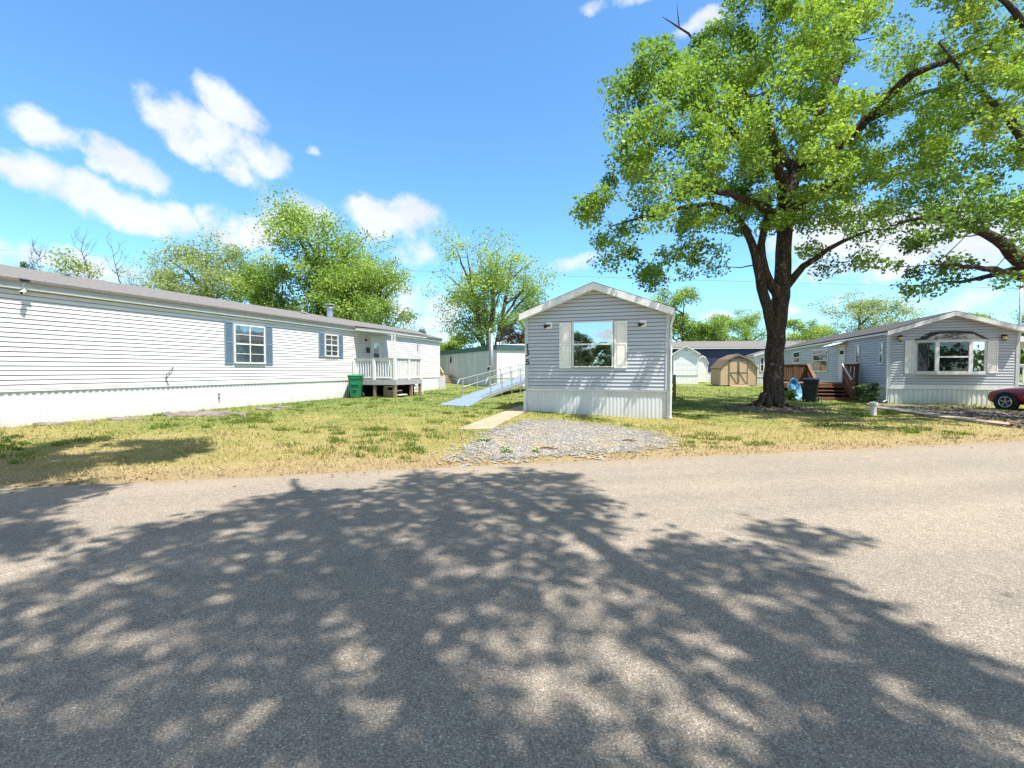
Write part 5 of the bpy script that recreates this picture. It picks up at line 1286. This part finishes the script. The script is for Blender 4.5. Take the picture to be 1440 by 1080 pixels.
def c2(poly, n, lo, hi):
    out = []; tries = 0
    while len(out) < n and tries < 20000:
        tries += 1; x, y = rng.uniform(-60, 300), rng.uniform(615, 790)
        if not inpoly(poly, x, y) or any(((x - a) / c) ** 2 + ((y - b) / e) ** 2 < 1 for a, b, c, e in LIGHT): continue
        p = lift(x, y, lo, hi, rng)
        if p is not None: out.append(p)
    return out
cl = c2(SH2, 70, 9.5, 14) + c2(SH3, 18, 9, 13) + c2(SH4, 6, 9, 13)
for _ in range(90):
    a = rng.uniform(0, 2 * math.pi); r = 5 * math.sqrt(rng.random()); cl.append(np.array([-8.5 + r * math.cos(a), -8.8 + r * math.sin(a), rng.uniform(8, 14)]))
cl = np.array(cl)
limbs = [([(-8.5, -8.8, -.2), (-8.5, -8.7, 1.2), (-8.4, -8.4, 4), (-8.2, -7.6, 7), (-8.2, -7.2, 10), (-8.3, -7.4, 13.5)], [.5, .38, .32, .27, .18, .05]),
 ([(-8.3, -8.2, 5), (-7.4, -4.5, 8.6), (-6.2, -1.2, 10.4), (-5.2, 1.4, 11.4)], [.2, .16, .11, .04]), ([(-8.2, -7.6, 7), (-6.2, -3.5, 10.4), (-4.6, .2, 12), (-4.2, 2, 12.4)], [.16, .12, .08, .03]),
 ([(-8.3, -8.2, 5), (-11, -8.5, 9), (-12.5, -9, 11)], [.17, .11, .03]), ([(-8.3, -8.2, 5.5), (-8, -11, 9.5), (-7.8, -13, 11.5)], [.16, .1, .03])]
mb = MB(); grow(mb, limbs, cl, 24); mb.build('trunk', 'maple_bark', t, True)
leaves('crown', cl, rng.uniform(.35, .6, len(cl)), rng.integers(60, 110, len(cl)), .16, 'maple_leaf', t, 34)

# ---- background trees from templates; every one a thing with trunk and crown
TPL = {}
def template(key, seed, m, shape='oval', nc=85, nl=95, size=.22, bark_='grey_bark', crad=(.55, 1.0), stems=1, nlob=9, low=.26):
    """unit tree: 10 m tall, crown about 7 m wide"""
    rng = np.random.default_rng(seed); H = 10.0; cl = []; limbs = []
    tops = []
    for s in range(stems):
        bx, by = (0, 0) if stems == 1 else rng.uniform(-.5, .5, 2)
        a = rng.uniform(0, 6.28) if stems == 1 else s * 2 * math.pi / stems + .4
        lean = .25 if stems == 1 else 1.5
        tx, ty = bx + lean * math.cos(a), by + lean * math.sin(a)
        limbs.append(([(bx, by, -.2), (bx + .02, by, 1.2), (bx + (tx - bx) * .35, by + (ty - by) * .35, 3.4), (bx + (tx - bx) * .7, by + (ty - by) * .7, 6), (tx, ty, 8.8)], [.24, .19, .16, .11, .03]))
        n = 6 if stems == 1 else 4
        for k in range(n):
            f = .3 + .09 * k + rng.uniform(0, .06); z0 = H * f; p0 = np.array([bx + (tx - bx) * f, by + (ty - by) * f, z0 * .92]); b = rng.uniform(0, 6.28) if stems == 1 else a + rng.uniform(-1.2, 1.2)
            L = rng.uniform(1.6, 3.0) * (1.1 - .5 * (f - .3)); e = p0 + np.array([L * math.cos(b), L * math.sin(b), L * rng.uniform(.55, 1.2)])
            m_ = (p0 + e) / 2 + np.array([0, 0, .2]); limbs.append(([tuple(p0), tuple(m_), tuple(e)], [.10, .07, .02])); tops.append(e)
        tops.append(np.array([tx, ty, 9.0]))
    lob = [(p + rng.normal(0, .35, 3), rng.uniform(.9, 1.7)) for p in tops] + [(np.array([rng.normal(0, 1.5), rng.normal(0, 1.5), rng.uniform(3.0, 8.6)]), rng.uniform(1.0, 1.8)) for _ in range(nlob)]
    while len(cl) < nc:
        c, r = lob[rng.integers(len(lob))]; g = rng.normal(0, 1, 3); g = g / np.linalg.norm(g) * r * rng.random() ** .4; p = c + g
        if p[2] < H * low or p[2] > H * 1.0: continue
        cl.append(p)
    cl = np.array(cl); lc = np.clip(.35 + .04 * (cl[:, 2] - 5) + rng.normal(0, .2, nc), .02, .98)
    t = bpy.data.objects.new('tpl', None)
    mb = MB(); grow(mb, limbs, cl, seed + 1, twig=.012, k=.012, maxr=.06, wob=.1, sides=4)
    trunk = mb.build('trunk', bark_, None, True)
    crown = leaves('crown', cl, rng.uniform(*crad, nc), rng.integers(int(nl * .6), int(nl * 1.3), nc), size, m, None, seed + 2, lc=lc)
    COL.objects.unlink(trunk); COL.objects.unlink(crown)
    TPL[key] = (trunk, crown)
template('pale', 101, 'pale_leaf', nc=140, nl=125, size=.115, crad=(.6, 1.05))
template('spring', 102, 'spring_leaf', nc=230, nl=130, size=.12, crad=(.6, 1.1), nlob=14)
template('spring_b', 103, 'spring_leaf', nc=150, nl=140, size=.13, low=.2, crad=(.6, 1.1))
template('multi', 104, 'spring_leaf', nc=210, nl=115, size=.115, stems=4, low=.2, crad=(.6, 1.0), nlob=18)
template('dark', 105, 'dark_leaf', nc=90, nl=140, size=.18, low=.12)
template('round', 106, 'spring_leaf', nc=85, nl=190, size=.18, low=.12, crad=(.6, 1.1))
template('rust', 107, 'rust_leaf', nc=60, nl=80, size=.22, low=.06)
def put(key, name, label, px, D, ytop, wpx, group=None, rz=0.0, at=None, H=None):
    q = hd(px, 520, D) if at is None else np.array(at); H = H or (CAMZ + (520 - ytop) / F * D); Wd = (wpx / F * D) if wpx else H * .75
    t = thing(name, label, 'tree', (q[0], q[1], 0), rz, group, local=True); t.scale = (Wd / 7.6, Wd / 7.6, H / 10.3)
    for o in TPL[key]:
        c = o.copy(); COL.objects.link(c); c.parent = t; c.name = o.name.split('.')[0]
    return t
G1 = 'trees beyond the long white home'
put('pale', 'broad_tree', 'pale thinly leaved tree behind the middle of the long white home roof', 290, 56, 326, 175, G1, .3)
put('pale', 'broad_tree', 'small pale tree low behind the roof, left of the pale thin tree', 228, 58, 362, 90, G1, 2.2)
put('spring', 'broad_tree', 'tallest bright green tree behind the long white home', 448, 50, 290, 185, G1, 1.0)
put('spring_b', 'broad_tree', 'yellow green tree behind the porch end of the long white home', 535, 46, 356, 125, G1, .2)
put('round', 'broad_tree', 'darker bushy tree left of the chimney, behind the roof', 395, 47, 366, 105, G1, .9)
put('dark', 'broad_tree', 'small dark tree peeping over the far end of the long white home', 600, 66, 461, 34, G1)
put('dark', 'broad_tree', 'tiny tree top over the roof at the far left of the picture', 47, 62, 366, 46, G1, 1.2)
put('spring_b', 'broad_tree', 'green tree between the pale thin tree and the tallest bright tree behind the roof', 358, 60, 352, 120, G1, 3.3)
put('spring', 'broad_tree', 'lower green tree right behind the chimney of the long white home', 492, 54, 340, 120, G1, 4.1)
G2 = 'trees behind the middle homes'
put('multi', 'forked_tree', 'many stemmed light green tree behind the teal trimmed trailer', 686, 52, 328, 165, G2, .5)
put('spring_b', 'broad_tree', 'yellowish tree just left of the grey middle home roof', 742, 60, 408, 80, G2, 1.9)
put('rust', 'russet_tree', 'reddish brown bush over the roof of the teal trimmed trailer', 722, 56, 452, 60, G2)
put('round', 'broad_tree', 'low green tree behind the left part of the teal trimmed trailer', 640, 70, 470, 70, G2, 2.0)
put('round', 'broad_tree', 'green tree just right of the grey middle home roof', 958, 66, 400, 95, G2, .7)
put('round', 'broad_tree', 'rounded green tree above the navy home, left one', 1006, 78, 440, 85, G2, 1.6)
put('spring_b', 'broad_tree', 'rounded green tree above the navy home, beside the big maple trunk', 1048, 82, 434, 80, G2, 2.8)
put('round', 'broad_tree', 'green tree just right of the big maple trunk', 1118, 80, 444, 80, G2, 3.6)
put('spring_b', 'broad_tree', 'low tree between the big trunk and the pale tree over the bay window home', 1160, 76, 452, 75, G2, 4.6)
put('pale', 'broad_tree', 'pale green tree rising over the roof of the bay window home', 1205, 56, 408, 135, G2, 1.1)
put('round', 'broad_tree', 'green tree behind the ridge of the bay window home', 1375, 62, 436, 100, G2, 5.2)
put('spring_b', 'broad_tree', 'green tree behind the right picture edge', 1470, 58, 430, 120, G2, 5.9)
# far wood that closes the view low on the horizon
rng = np.random.default_rng(44)
cl = [np.array([*hd(px, 520, rng.uniform(100, 118))[:2], rng.uniform(.5, 5.5)]) for px in rng.uniform(-500, 2000, 420)]
for b in rng.uniform(0, 2 * math.pi, 900):          # and all round the place, higher behind the photographer
    v = np.array([math.sin(b), math.cos(b)])
    if v @ FH[:2] > .55: continue
    cl.append(np.array([*(v * rng.uniform(112, 126)), rng.uniform(.3, 6.6)]))
o = leaves('far_wood', np.array(cl), 3.0, 70, .95, 'dark_leaf', None, 45); o['kind'] = 'stuff'; o['label'] = 'far band of trees low on the horizon behind all the homes'
# wood opposite, behind the photographer (seen mirrored in the window of the grey home)
for i in range(15):
    x = -62 + 7.2 * i + random.uniform(-1.5, 1.5); put('dark', 'broad_tree', 'dark tree in the row far behind the photographer, across the road', 0, 0, 0, 62 if i % 2 else 0, 'tree row across the road', i * .8, at=(x, -92 + random.uniform(-6, 6)), H=random.uniform(8.0, 9.6) if i != 6 else 12.0).scale[0:2] = (1.35, 1.35)
# bare trees
def bare(px, D, ytop, seed, label):
    q = hd(px, 520, D); H = CAMZ + (520 - ytop) / F * D; rng = np.random.default_rng(seed)
    t = thing('bare_tree', label, 'tree', (q[0], q[1], 0), 0, 'bare trees behind the long white home', local=True)
    mb = MB(); pts = [(rng.normal(0, .12) * i, rng.normal(0, .1) * i, H * i / 7) for i in range(8)]; pts[0] = (0, 0, -.1); mb.tube(pts, [.13, .11, .095, .08, .065, .05, .03, .012], 6)
    for k in range(16):
        f = rng.uniform(.35, .95); i = int(f * 7); p = Vector(pts[i]).lerp(Vector(pts[min(i + 1, 7)]), f * 7 - i); a = rng.uniform(0, 6.28); L = (1 - f) * 3 + .9; e = p + Vector((math.cos(a) * L * .55, math.sin(a) * L * .55, L)); m_ = (p + e) / 2 + Vector((math.cos(a) * .2, math.sin(a) * .2, -.05)); mb.tube([p, m_, e], [.03, .02, .01], 4)
        for j in range(3):
            s = m_.lerp(e, rng.random()); b = rng.uniform(0, 6.28); l = rng.uniform(.4, 1.0); mb.tube([s, s + Vector((math.cos(b) * l * .6, math.sin(b) * l * .6, l))], [.014, .007], 4)
    mb.build('trunk', 'grey_bark', t, True)
bare(125, 50, 322, 1, 'bare leafless tree behind the roof, middle of the three')
bare(66, 52, 345, 2, 'bare leafless tree behind the roof, leftmost of the three')
bare(172, 50, 338, 3, 'bare leafless tree behind the roof, rightmost of the three')

# ---- low plants
def shrub(name, label, px, py, rx, hgt, m, seed, size=.07, n=26, nl=60):
    q = hz(px, py, 0); q[2] = float(GZ(q[0], q[1])); rng = np.random.default_rng(seed)
    t = thing(name, label, 'plant', tuple(q)); cl = []
    for _ in range(n):
        a = rng.uniform(0, 6.28); r = rx * math.sqrt(rng.random()) * .8; cl.append(q + np.array([r * math.cos(a), r * math.sin(a), hgt * rng.uniform(.18, .88)]))
    mb = MB()
    for c in cl: mb.tube([tuple(q + np.array([0, 0, -.03])), tuple((q + c) / 2 + np.array([(c - q)[0] * .1, 0, .02])), tuple(c)], [.012, .009, .004], 5)
    mb.build('stems', 'grey_bark', t); leaves('foliage', np.array(cl), rx * .33, nl, size, m, t, seed + 1)
shrub('shrub', 'dark shrub between the deck stairs and the corner of the bay window home', 1221, 567, .5, .95, 'dark_leaf', 51)
shrub('shrub', 'small bright green plant at the foot of the blue pool beside the big trunk', 1110, 563, .35, .55, 'spring_leaf', 52, n=14)
for i, (px, py, s, w) in enumerate(((681, 626, .18, 'leftmost of the three, upper one'), (712, 638, .16, 'middle of the three'), (755, 637, .12, 'rightmost and smallest of the three'))):
    shrub('weed', 'small green weed growing in the grey gravel, ' + w, px, py, s * .8, s * .6, 'spring_leaf', 60 + i, .035, 8, 9)

# ------------------------------------------------------------------ grass blades, stones, leaf litter
def point_in(poly):
    P = [(p[0], p[1]) for p in poly]; return lambda x, y: inpoly(P, x, y)
ing, ind, inpa, inpb = point_in(gv), point_in(dv), point_in(pa), point_in(pb)
def free(x, y):
    d = roadd(x, y)
    if d < .02: return False
    if -4.3 < x < .2 and 14.72 < y < 34.8: return False
    if x < -14.9 and y > 2: return False
    if 9.5 < x < 14.1 and y > 24.6: return False
    if inpa(x, y) or inpb(x, y): return False
    if (x - 3.95) ** 2 + (y - 19.56) ** 2 < .6: return False
    if -9.2 < x < -6.8 and 15.9 < y < 20.6 and True: return (x + 9.2 - (20.6 - y) * .22) < 0
    return True
rng = np.random.default_rng(70); NB = 120000
r = np.exp(rng.uniform(math.log(5.5), math.log(44), NB)); a = rng.uniform(-54, 54, NB) * math.pi / 180
xx = r * np.sin(a - TH); yy = r * np.cos(a - TH)
patchy = snoise(xx * 1.3, yy * 1.3) * .5 + snoise(xx * 4.1 + 3, yy * 3.7) * .4
keep = np.array([free(x, y) and (rng.random() < (.06 if ing(x, y) else .02 if ind(x, y) else 1)) for x, y in zip(xx, yy)]) & (rng.random(NB) < np.clip(.62 + .5 * patchy, .12, 1))
keep &= ~((np.hypot((xx - 3.95) / 1.7, (yy - 19.4) / 1.2) < 1) & (rng.random(NB) < .85))
xx, yy, r, patchy = xx[keep], yy[keep], r[keep], patchy[keep]; n = len(xx)
hgt = (.028 + .030 * np.clip(patchy + .3, 0, 1.2)) * rng.uniform(.6, 1.6, n) * (1 + r / 40); wid = .006 * (1 + r / 9.0)
th = rng.uniform(0, 6.28, n); zb = GZ(xx, yy) - .006
lean = rng.normal(0, .6, (n, 2)) * hgt[:, None]
B0 = np.column_stack([xx - np.cos(th) * wid, yy - np.sin(th) * wid, zb]); B1 = np.column_stack([xx + np.cos(th) * wid, yy + np.sin(th) * wid, zb]); T_ = np.column_stack([xx + lean[:, 0], yy + lean[:, 1], zb + hgt])
V = np.stack([B0, B1, T_], 1).reshape(-1, 3); me = np_mesh('grass_blades', V, np.arange(n * 3).reshape(-1, 3))
at = me.attributes.new('lc', 'FLOAT', 'FACE'); at.data.foreach_set('value', rng.random(n).astype(np.float32))
o = finish(me, 'grass_blades', 'grass_blade', None); o['kind'] = 'stuff'; o['label'] = 'short mixed green and dry grass blades over the lawn'
V = []; 
for _ in range(300):
    for _t in range(40):
        rr = math.exp(rng.uniform(math.log(6), math.log(30))); aa = rng.uniform(-54, 54) * math.pi / 180; x, y = rr * math.sin(aa - TH), rr * math.cos(aa - TH)
        if free(x, y) and not ing(x, y) and roadd(x, y) > .5 and math.sin(x * 1.1 + 1.7) + math.sin(y * 1.3 + x * .4) + rng.normal(0, .5) > .55: break
    else: continue
    s = rng.uniform(.06, .2); hh = rng.uniform(.05, .11)
    for _b in range(int(26 + s * 160)):
        b = rng.uniform(0, 6.28); q = s * math.sqrt(rng.random()); px_, py_ = x + q * math.cos(b) * 1.6, y + q * math.sin(b); z = float(GZ(px_, py_)) - .005; c = rng.uniform(0, 6.28); w = .006 * (1 + rr / 10); l = rng.normal(0, .4, 2) * hh; h_ = hh * rng.uniform(.5, 1.2)
        V += [(px_ - math.cos(c) * w, py_ - math.sin(c) * w, z), (px_ + math.cos(c) * w, py_ + math.sin(c) * w, z), (px_ + l[0], py_ + l[1], z + h_)]
me = np_mesh('grass_tufts', np.array(V), np.arange(len(V)).reshape(-1, 3)); at = me.attributes.new('lc', 'FLOAT', 'FACE'); at.data.foreach_set('value', np.clip(rng.normal(.3, .2, len(V) // 3), 0, 1).astype(np.float32))
o = finish(me, 'grass_tufts', 'tuft_leaf', None); o['kind'] = 'stuff'; o['label'] = 'darker green grass tufts scattered in the lawn'
def scatter_stones(name, label, poly, n, smin, smax, m, seed, extra=None):
    rng = np.random.default_rng(seed); P = np.array([(p[0], p[1]) for p in poly]); lo, hi = P.min(0), P.max(0); V = []; Fq = []; k = 0
    f8 = [(0, 1, 4), (1, 2, 4), (2, 3, 4), (3, 0, 4), (1, 0, 5), (2, 1, 5), (3, 2, 5), (0, 3, 5)]
    tries = 0
    while k < n and tries < n * 8:
        tries += 1; x, y = rng.uniform(lo, hi)
        if not inpoly(P.tolist(), x, y): continue
        s = rng.uniform(smin, smax); a = rng.uniform(0, 6.28); z = float(GZ(x, y)) + .02; c, q = math.cos(a), math.sin(a); s1, s2, s3 = s, s * rng.uniform(.5, .9), s * rng.uniform(.35, .6)
        V += [(x + c * s1, y + q * s1, z), (x - q * s2, y + c * s2, z), (x - c * s1, y - q * s1, z), (x + q * s2, y - c * s2, z), (x + rng.normal(0, .2) * s, y, z + s3), (x, y, z - s3)]
        Fq += [tuple(i + 6 * k for i in f) for f in f8]; k += 1
    o = finish(np_mesh(name, np.array(V), np.array(Fq)), name, m, None); o['kind'] = 'stuff'; o['label'] = label
scatter_stones('gravel_stones', 'loose grey stones of the gravel patch', gv, 6500, .009, .024, 'stone', 80)
scatter_stones('driveway_stones', 'loose stones of the right gravel drive', dv, 1600, .015, .04, 'stone', 81)
def litter(name, label, pts, size, seed):
    rng = np.random.default_rng(seed); P = np.array(pts); n = len(P); a = rng.uniform(0, 6.28, n); s = size * rng.uniform(.6, 1.4, n); z = np.maximum(GZ(P[:, 0], P[:, 1]), .012) + .025
    u = np.column_stack([np.cos(a) * s, np.sin(a) * s, rng.normal(0, .25, n) * s]); v = np.column_stack([-np.sin(a) * s * .5, np.cos(a) * s * .5, rng.normal(0, .3, n) * s]); c = np.column_stack([P, z])
    V = np.stack([c - u, c + v, c + u, c - v], 1).reshape(-1, 3); o = finish(np_mesh(name, V, np.arange(4 * n).reshape(-1, 4)), name, 'dry_leaf', None); o['kind'] = 'stuff'; o['label'] = label
rng = np.random.default_rng(90); pts = []
while len(pts) < 1500:
    q = hz(rng.uniform(1225, 1500), rng.uniform(572, 606), 0)
    if ind(q[0], q[1]): pts.append(q[:2])
litter('leaf_litter', 'brown fallen leaves over the right gravel drive', pts, .045, 91)
pts = [(3.95 + 1.9 * math.sqrt(u) * math.cos(b), 19.3 + 1.5 * math.sqrt(u) * math.sin(b)) for u, b in zip(rng.random(400), rng.uniform(0, 6.28, 400)) if u > .12]
litter('leaf_litter', 'brown fallen leaves around the foot of the big maple', pts, .045, 92)
pts = []
while len(pts) < 420:      # bits of straw and leaves along the asphalt edge
    s = rng.uniform(-14, 16); dd = abs(rng.normal(0, .35)) * (1 if rng.random() < .6 else -1); p = np.array([RN[1], -RN[0]]) * s + RN * (RD + dd); pts.append(p)
litter('edge_litter', 'dry leaf bits and straw along the edge of the asphalt', pts, .022, 93)
for i, (px, py, L, lab) in enumerate(((772, 632, .35, 'small dark twig lying on the grey gravel patch'), (1225, 642, .28, 'pale stick lying on the asphalt near the right lawn'), (885, 621, .3, 'thin twig on the right rim of the grey gravel patch'))):
    q = hz(px, py, .02); mb = MB(); mb.tube([(-L / 2, 0, .03), (-.03, .03, .045), (L * .2, -.02, .03), (L / 2, .04, .035)], [.012, .016, .013, .007], 6); mb.tube([(0, .02, .04), (.07, .10, .05)], [.01, .005], 5)
    o = mb.build('twig', 'dry_leaf' if i != 1 else 'new_wood'); o.location = (q[0], q[1], float(GZ(q[0], q[1]))); tag(o, lab, 'twig', 'fallen twigs')

# ------------------------------------------------------------------ sky, sun, camera
EL = math.atan(1 / math.hypot(SUN[0], SUN[1])); AZ = math.atan2(SUN[0], SUN[1])
W = bpy.data.worlds.new('World'); SC.world = W; W.use_nodes = True; nt = W.node_tree; nt.nodes.clear()
out = nt.nodes.new('ShaderNodeOutputWorld'); bg = N(nt, 'ShaderNodeBackground', {'Strength': .1}); nt.links.new(bg.outputs[0], out.inputs[0])
sky = N(nt, 'ShaderNodeTexSky', sky_type='NISHITA', sun_disc=False, sun_elevation=EL, sun_rotation=AZ, air_density=1.0, dust_density=.4, ozone_density=2.2, altitude=0)
skyc = mix(nt, 1.0, sky.outputs[0], SKYTINT, 'MULTIPLY')
tc = N(nt, 'ShaderNodeTexCoord'); D0 = tc.outputs['Generated']
wn = N(nt, 'ShaderNodeTexNoise', {'Vector': D0, 'Scale': 15.0, 'Detail': 6.0, 'Roughness': .62})
off = N(nt, 'ShaderNodeVectorMath', {0: wn.outputs['Color'], 1: (.5, .5, .5)}, operation='SUBTRACT'); off = N(nt, 'ShaderNodeVectorMath', {0: off.outputs[0], 3: .03}, operation='SCALE')
Dw = N(nt, 'ShaderNodeVectorMath', {0: D0, 1: off.outputs[0]}, operation='ADD').outputs[0]
BL = [(318, 152, 62, 28, 28, 1), (235, 168, 40, 22, 10, .8), (290, 190, 85, 36, 24, 1.1), (355, 212, 62, 24, 24, 1), (335, 248, 34, 18, 30, .9), (62, 182, 48, 24, 12, .9), (182, 240, 70, 24, 28, .9), (130, 215, 30, 12, 30, .6),
      (70, 258, 68, 32, 4, 1.05), (150, 285, 125, 30, 12, 1.15), (235, 302, 52, 20, 12, 1), (340, 322, 55, 30, 18, 1), (420, 305, 60, 34, 10, .9), (552, 312, 62, 40, 0, 1), (575, 345, 40, 26, 20, .8), (90, 366, 130, 20, 4, .75), (20, 356, 50, 14, 0, .6), (400, 270, 22, 8, 0, .45),
      (590, 440, 80, 46, 0, .65), (800, 370, 40, 11, -8, .6), (1000, 22, 60, 14, -8, .55), (870, 2, 60, 10, 0, .45), (1150, 335, 90, 46, 8, .95), (1260, 345, 120, 48, 0, 1), (1380, 340, 90, 50, 0, .9), (1130, 372, 60, 20, 10, .7), (1190, 420, 40, 9, 0, .6), (1070, 440, 70, 9, 0, .55), (440, 213, 9, 6, 0, .3), (1330, 420, 90, 16, 0, .5)]
dens = None
def blob(C, va, vb, w):
    global dens
    d = N(nt, 'ShaderNodeVectorMath', {0: Dw, 1: tuple(C)}, operation='SUBTRACT').outputs[0]
    a = N(nt, 'ShaderNodeVectorMath', {0: d, 1: tuple(va / (va @ va))}, operation='DOT_PRODUCT').outputs['Value']; b = N(nt, 'ShaderNodeVectorMath', {0: d, 1: tuple(vb / (vb @ vb))}, operation='DOT_PRODUCT').outputs['Value']
    e = mth(nt, 'ADD', mth(nt, 'MULTIPLY', a, a), mth(nt, 'MULTIPLY', b, b)); v = mth(nt, 'MULTIPLY', mth(nt, 'SUBTRACT', 1.4, e), w)
    f = N(nt, 'ShaderNodeVectorMath', {0: Dw, 1: tuple(C)}, operation='DOT_PRODUCT').outputs['Value']
    v = mth(nt, 'SUBTRACT', v, mth(nt, 'MULTIPLY', mth(nt, 'LESS_THAN', f, 0.0), 20.0))
    dens = v if dens is None else mth(nt, 'SMOOTH_MAX', dens, v) if False else mth(nt, 'MAXIMUM', dens, v)
un = lambda v: v / np.linalg.norm(v)
for x, y, rx, ry, rot, w in BL:
    c, s = math.cos(R_(rot)), math.sin(R_(rot)); C = un(ray(x, y)); blob(C, un(ray(x + rx * c, y + rx * s)) - C, un(ray(x - ry * s, y + ry * c)) - C, w)
for x, y, rx, ry, w in ((815, 478, 14, 7, 1), (850, 470, 13, 8, 1), (835, 488, 40, 6, .6)):         # clouds of the opposite sky, mirrored in the window
    fl = np.array([1, -1, 1.0]); C = un(ray(x, y) * fl); blob(C, un(ray(x + rx, y) * fl) - C, un(ray(x, y + ry) * fl) - C, w)
nz = N(nt, 'ShaderNodeTexNoise', {'Vector': D0, 'Scale': 15.0, 'Detail': 10.0, 'Roughness': .58}); nz2 = N(nt, 'ShaderNodeTexNoise', {'Vector': D0, 'Scale': 9.0, 'Detail': 7.0, 'Roughness': .6})
# unseen broken cloud added overhead and behind for a more neutral fill light
fd = N(nt, 'ShaderNodeVectorMath', {0: D0, 1: tuple(FW)}, operation='DOT_PRODUCT').outputs['Value']
w1 = N(nt, 'ShaderNodeMapRange', {'Value': fd, 'From Min': .5, 'From Max': .2, 'To Min': 0.0, 'To Max': 1.0}).outputs[0]
w2 = N(nt, 'ShaderNodeMapRange', {'Value': N(nt, 'ShaderNodeSeparateXYZ', {0: D0}).outputs[2], 'From Min': .18, 'From Max': .4, 'To Min': 0.0, 'To Max': 1.0}).outputs[0]
n5 = N(nt, 'ShaderNodeTexNoise', {'Vector': D0, 'Scale': 3.2, 'Detail': 6.0, 'Roughness': .6})
od = mth(nt, 'SUBTRACT', mth(nt, 'MULTIPLY', mth(nt, 'MULTIPLY', w1, w2), mth(nt, 'MULTIPLY', mth(nt, 'SUBTRACT', n5.outputs[0], .37), 8.0)), mth(nt, 'MULTIPLY', mth(nt, 'SUBTRACT', 1.0, w1), 20.0))
dens = mth(nt, 'MAXIMUM', dens, od)
v = mth(nt, 'ADD', dens, mth(nt, 'MULTIPLY', mth(nt, 'SUBTRACT', nz.outputs[0], .52), 4.6))
mask = N(nt, 'ShaderNodeMapRange', {'Value': v, 'From Min': -.1, 'From Max': 1.25, 'To Min': 0.0, 'To Max': .96}, interpolation_type='SMOOTHSTEP').outputs[0]
cc = ramp(nt, nz2.outputs[0], [(.36, tuple(x * .87 for x in CLOUD)), (.55, CLOUD)])
col = mix(nt, mask, skyc, cc)
nt.links.new(col, bg.inputs['Color'])
L = bpy.data.lights.new('sun', 'SUN'); L.energy = SUNE; L.angle = R_(.53); L.color = (1.0, .945, .87)
lo = bpy.data.objects.new('sun', L); COL.objects.link(lo); lo.rotation_euler = Vector(-SUN).to_track_quat('-Z', 'Y').to_euler(); lo.location = (10, -5, 30)
cam = bpy.data.cameras.new('camera'); cam.sensor_width = 36; cam.lens = F / 1440 * 36; cam.clip_start = .05; cam.clip_end = 5000
co = bpy.data.objects.new('camera', cam); COL.objects.link(co); co.location = (0, 0, CAMZ); co.rotation_euler = (R_(90) - PHI, 0, TH); SC.camera = co
SC.view_settings.view_transform = 'Standard'; SC.view_settings.look = 'None'; SC.view_settings.exposure = EXPO; SC.view_settings.gamma = 1
SC.view_settings.use_curve_mapping = False
SC.cycles.max_bounces = 6; SC.cycles.transparent_max_bounces = 12
